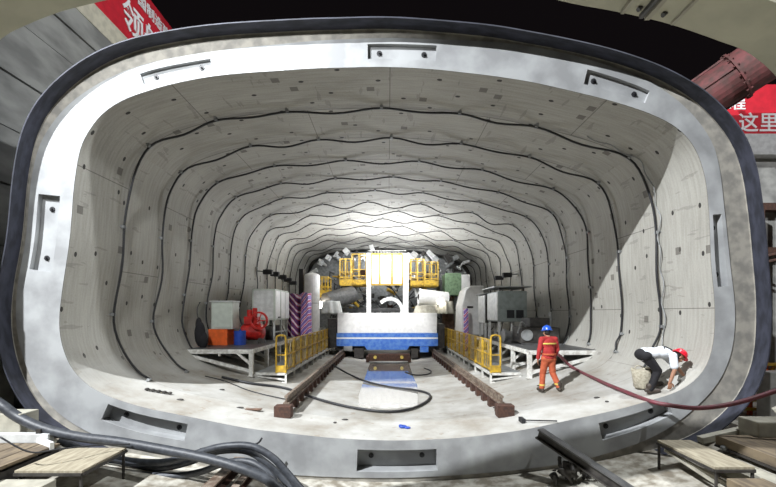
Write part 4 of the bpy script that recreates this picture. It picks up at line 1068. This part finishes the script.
def person(name, loc, label, J, f, u, cols, hands, hel, sleeve_long=True, vox=.010):
    t = thing(name, loc, label, 'person'); L = Vector(loc); J = {k: Vector(v)+L for k, v in J.items()}
    q = MB(); T, rot = head(q, J['head'], f, u)
    q.cap(J['neck'], J['head']+(J['neck']-J['head'])*.35, .055, .05)
    q.cap(J['chest'], J['neck'], .085, .052); q.cap(J['pelvis'], J['chest'], .095, .095)
    for s in 'lr':
        q.cap(J['neck']-Vector((0, 0, .02)), J['sh'+s], .045, .052); q.cap(J['sh'+s], J['el'+s], .05, .042); q.cap(J['el'+s], J['wr'+s], .042, .028)
        q.cap(J['pelvis'], J['hip'+s], .095, .09); q.cap(J['hip'+s], J['kn'+s], .085, .058); q.cap(J['kn'+s], J['an'+s], .056, .038)
        q.cap(J['an'+s], J['toe'+s], .038, .03)
        hd, sd, pn, cu = hands[s]; hand(q, J['wr'+s], hd, sd, pn, cu)
    q.build('body', 'skin', t, voxel=vox*.62, iters=1)
    # eyes
    # jacket / shirt: torso + sleeves
    ax = (J['shr']-J['shl']).normalized(); up = (J['neck']-J['pelvis']).normalized(); fw = up.cross(ax).normalized(); rt = Matrix((ax, fw, up)).transposed()
    q = MB()
    mid = J['pelvis'].lerp(J['chest'], .5)
    q.ell(J['chest'].lerp(J['neck'], .15), (.185, .13, .17), rt); q.ell(mid, (.165, .125, .2), rt); q.ell(J['pelvis']+up*.03, (.175, .145, .15), rt)
    for s in 'lr':
        q.cap(J['neck']-up*.03, J['sh'+s], .068, .074)
        e = J['wr'+s].lerp(J['el'+s], .12) if sleeve_long else J['sh'+s].lerp(J['el'+s], .75)
        if sleeve_long: q.cap(J['sh'+s], J['el'+s], .07, .058); q.cap(J['el'+s], e, .058, .048)
        else: q.cap(J['sh'+s], e, .072, .075)
    q.build('jacket' if sleeve_long else 't_shirt', cols[0], t, voxel=vox, iters=3)
    q = MB(); q.ell(J['pelvis']-up*.02, (.165, .13, .13), rt)
    for s in 'lr':
        q.cap(J['pelvis'], J['hip'+s], .122, .108); q.cap(J['pelvis'].lerp(J['hip'+s], .8), J['kn'+s], .105, .078); q.cap(J['kn'+s], J['an'+s].lerp(J['kn'+s], .08), .076, .066)
    q.build('trousers', cols[1], t, voxel=vox, iters=3)
    for s in 'lr':
        q = MB(); a, b = J['an'+s], J['toe'+s]
        q.cap(a+Vector((0, 0, -.01)), b, .05, .045); q.cap(a+Vector((0, 0, -.02)), a+Vector((0, 0, .1)), .052, .058)
        h = a-(b-a).normalized()*.05; h.z = b.z; q.cap(h, b, .043, .045)
        q.build('boot', cols[2], t, voxel=.009, iters=1)
    # helmet
    q = MB(); n = 28; vs = []; prof = [(0, .135), (.035, .133), (.07, .122), (.10, .098), (.117, .062), (.122, .03), (.126, .015), (.150, .008), (.150, .0), (.118, .0), (.112, .05), (.09, .09), (0, .12)]
    for r_, z in prof:
        for i in range(n):
            a = 2*math.pi*i/n; br = 1+(.12 if math.sin(a) > .3 and r_ > .13 else 0)
            vs.append(T(r_*math.cos(a)*.92, r_*math.sin(a)*1.06*br-.005, z+.045))
    fs = [(j*n+i, j*n+(i+1) % n, (j+1)*n+(i+1) % n, (j+1)*n+i) for j in range(len(prof)-1) for i in range(n)]
    q.add(vs, fs); hh = q.build('helmet', hel, t, smooth=True)
    q = MB(); q.tube([T(0, y, z+.045) for y, z in ((-.115, .05), (-.08, .11), (0, .14), (.08, .11), (.115, .05))], .012, 6); q.build('ridge', hel, hh)
    q = MB(); q.ell(T(0, -.03, .0), (.083, .085, .085), rot); q.build('hair', 'hair', t, smooth=True)
    q = MB()
    for e in (-1, 1): q.ell(T(e*.030, .09, .018), (.009, .005, .005), rot, 8, 6)
    q.build('eyes', 'black', t)
    return t, J, T, rt
# man in red, seen from behind
mx, my = 4.12, 9.62; mz = floor_z(4.12)
fz = lambda dx: floor_z(mx+dx)-mz
t, J, T, rt = person('person', (mx, my, mz), 'person in red jacket, orange trousers and blue helmet, walking away seen from behind',
    dict(pelvis=(0, 0, .90), chest=(.01, .03, 1.22), neck=(.01, .05, 1.41), head=(-.01, .08, 1.54), shl=(-.17, .02, 1.36), shr=(.19, .05, 1.36),
         ell=(-.245, -.02, 1.09), elr=(.25, .06, 1.09), wrl=(-.25, .06, .85), wrr=(.21, .17, .90), hipl=(-.09, 0, .87), hipr=(.09, 0, .87),
         knl=(-.11, .10, .48), knr=(.12, .04, .50), anl=(-.14, .08, .085), anr=(.22, -.12, .10+fz(.22)), toel=(-.17, .24, .045), toer=(.25, .03, .05+fz(.25))),
    (-.15, 1, -.12), (0, .1, 1), ('jacket', 'trouser', 'boots'),
    {'l': ((0, .25, -1), (.2, 1, 0), (1, 0, 0), .35), 'r': ((-.1, .5, -1), (-.3, 1, 0), (-1, 0, 0), .35)}, 'helmetblue')
q = MB()
for a in range(24):
    a0 = 2*math.pi*a/24; a1 = 2*math.pi*(a+1)/24; c = J['chest']+Vector((0, 0, .03))
    f0 = lambda w: c+rt @ Vector((.193*math.cos(w), .145*math.sin(w), 0)); q.bar(f0(a0), f0(a1), .012, .035)
q.build('chest_stripe', 'reflect', t)
for s in 'lr':
    q = MB(); c = J['an'+s].lerp(J['kn'+s], .25); q.cyl(c-Vector((0, 0, .018)), c+Vector((0, 0, .018)), .077, n=20); q.build('leg_stripe', 'reflect', t)
q = MB(); q.cyl(J['pelvis']+Vector((0, 0, .07)), J['pelvis']+Vector((0, 0, .11)), .178, n=24); q.build('belt', 'trouser', t)
# bending man at the portal edge
bxm, bym = 5.58, 7.78; bz = floor_z(bxm)
g = lambda dx: floor_z(bxm+dx)-bz
t, J, T, rt = person('person', (bxm, bym, bz), 'person in white t-shirt, black trousers and red helmet, bending down to the hose',
    dict(pelvis=(-.22, .10, .78), chest=(.10, .05, .83), neck=(.27, .0, .80), head=(.42, -.03, .74), shl=(.26, .16, .76), shr=(.22, -.15, .78),
         ell=(.50, .14, .54), elr=(.20, -.22, .50), wrl=(.62, .04, .30), wrr=(.12, -.20, .25), hipl=(-.20, .19, .76), hipr=(-.22, 0, .76),
         knl=(.12, .22, .50), knr=(.02, .0, .45), anl=(.10, .24, .09+g(.1)), anr=(-.16, .0, .085+g(-.16)), toel=(.25, .22, .05+g(.25)), toer=(.0, -.04, .045)),
    (.75, -.1, -.75), (.75, 0, .75), ('tee', 'blackcloth', 'boots'),
    {'l': ((.3, -.1, -.9), (-.9, -.2, 0), (0, -1, 0), .4), 'r': ((.05, .05, -1), (1, -.2, 0), (0, 1, 0), .45)}, 'helmetred', sleeve_long=False)
q = MB(); q.tube(spline([J['neck']+Vector((-.02, -.09, .09)), J['chest']+Vector((.0, -.12, .13)), J['chest']+Vector((.05, -.15, -.02)), J['neck']+Vector((.05, -.08, -.06))], 6), .012, 6); q.build('strap', 'black', t)

# ------------------------------------------------------------------ lights
def area(loc, target, e, size, c=(1, 1, 1), name='light'):
    l = bpy.data.lights.new(name, 'AREA'); l.energy = e; l.size = size; l.color = c; l.shape = 'DISK'
    o = bpy.data.objects.new(name, l); o.location = loc; o.rotation_euler = (Vector(target)-Vector(loc)).to_track_quat('-Z', 'Y').to_euler(); col.objects.link(o); return o
def spot(loc, target, e, ang_=60, size=.2, c=(1, 1, 1), blend=.3, name='flood'):
    l = bpy.data.lights.new(name, 'SPOT'); l.energy = e; l.spot_size = R(ang_); l.spot_blend = blend; l.shadow_soft_size = size; l.color = c
    o = bpy.data.objects.new(name, l); o.location = loc; o.rotation_euler = (Vector(target)-Vector(loc)).to_track_quat('-Z', 'Y').to_euler(); col.objects.link(o); return o
spot((-15, -6.6, 21.5), (1, 9, 2), 76000, 70, .18, (.94, .97, 1), name='tower_flood')
spot((9, 5.2, 17), (-4, 8, 3), 9000, 80, .2, (.93, .97, 1), name='right_flood')
spot((-4.5, 1.5, 9.5), (-3.6, 7.5, 6.8), 3700, 76, .3, (.95, .98, 1), .8, name='upper_left_flood')
spot((13.5, 3, 11), (11, 12, 5.5), 2000, 85, .3, (.97, .97, 1), .6, name='yard_fill')  # added fill, lifts the right banner and frame out of shadow
area((0, 13, 6.6), (0, 13, 0), 10, 2, (1, .95, .86), 'tunnel_fill')  # this and the next: added fill inside the tunnel, no fixtures there
area((0, 18, 6.6), (0, 18, 0), 16, 2, (1, .96, .9), 'tunnel_fill')
for x, e in ((-2.6, 240), (0, 300), (2.6, 240)): spot((x, 21.0, 6.3), (x*.7, 25.5, 3.6), e*1.5, 110, .3, (.96, .98, 1), .5, 'machine_lamp')
spot((0, 16.4, 6.4), (0, 20.2, 2.3), 1900, 52, .25, (1, 1, 1), .5, 'wagon_fill')  # added spot without a fixture, whitens the wagon front
area((0, 21.5, 3.9), (0, 20.0, 8), 620, 5, (.92, .95, 1), 'far_ceiling_fill')  # added bodiless fill, with the next one brightens the far ceiling
area((0, 27.0, 5.2), (0, 26, 8), 320, 4, (.92, .95, 1), 'far_ceiling_fill')
l = bpy.data.lights.new('deck_fill', 'POINT'); l.energy = 150; l.shadow_soft_size = .3; l.color = (.95, .97, 1)  # added point fill for the tanks and cabinets on both decks
o = bpy.data.objects.new('deck_fill', l); o.location = (0, 19.2, 5.2); col.objects.link(o)

w = bpy.data.worlds.new('night'); bpy.context.scene.world = w; w.use_nodes = True
w.node_tree.nodes['Background'].inputs[0].default_value = (.0045, .0035, .004, 1); w.node_tree.nodes['Background'].inputs[1].default_value = 1

# ------------------------------------------------------------------ camera
cd = bpy.data.cameras.new('camera'); cam = bpy.data.objects.new('camera', cd); col.objects.link(cam)
cam.location = (0, 0, EYE); cam.rotation_euler = (R(90), 0, 0)
cd.sensor_width = 36; cd.lens = 36*FP/776; cd.shift_y = (HY-243.5)/776; cd.clip_end = 300
sc = bpy.context.scene; sc.camera = cam
sc.view_settings.view_transform = 'Standard'; sc.view_settings.look = 'None'; sc.view_settings.gamma = 1
sc.view_settings.use_curve_mapping = False; sc.view_settings.exposure = 0
sc.cycles.max_bounces = 6; sc.cycles.diffuse_bounces = 4
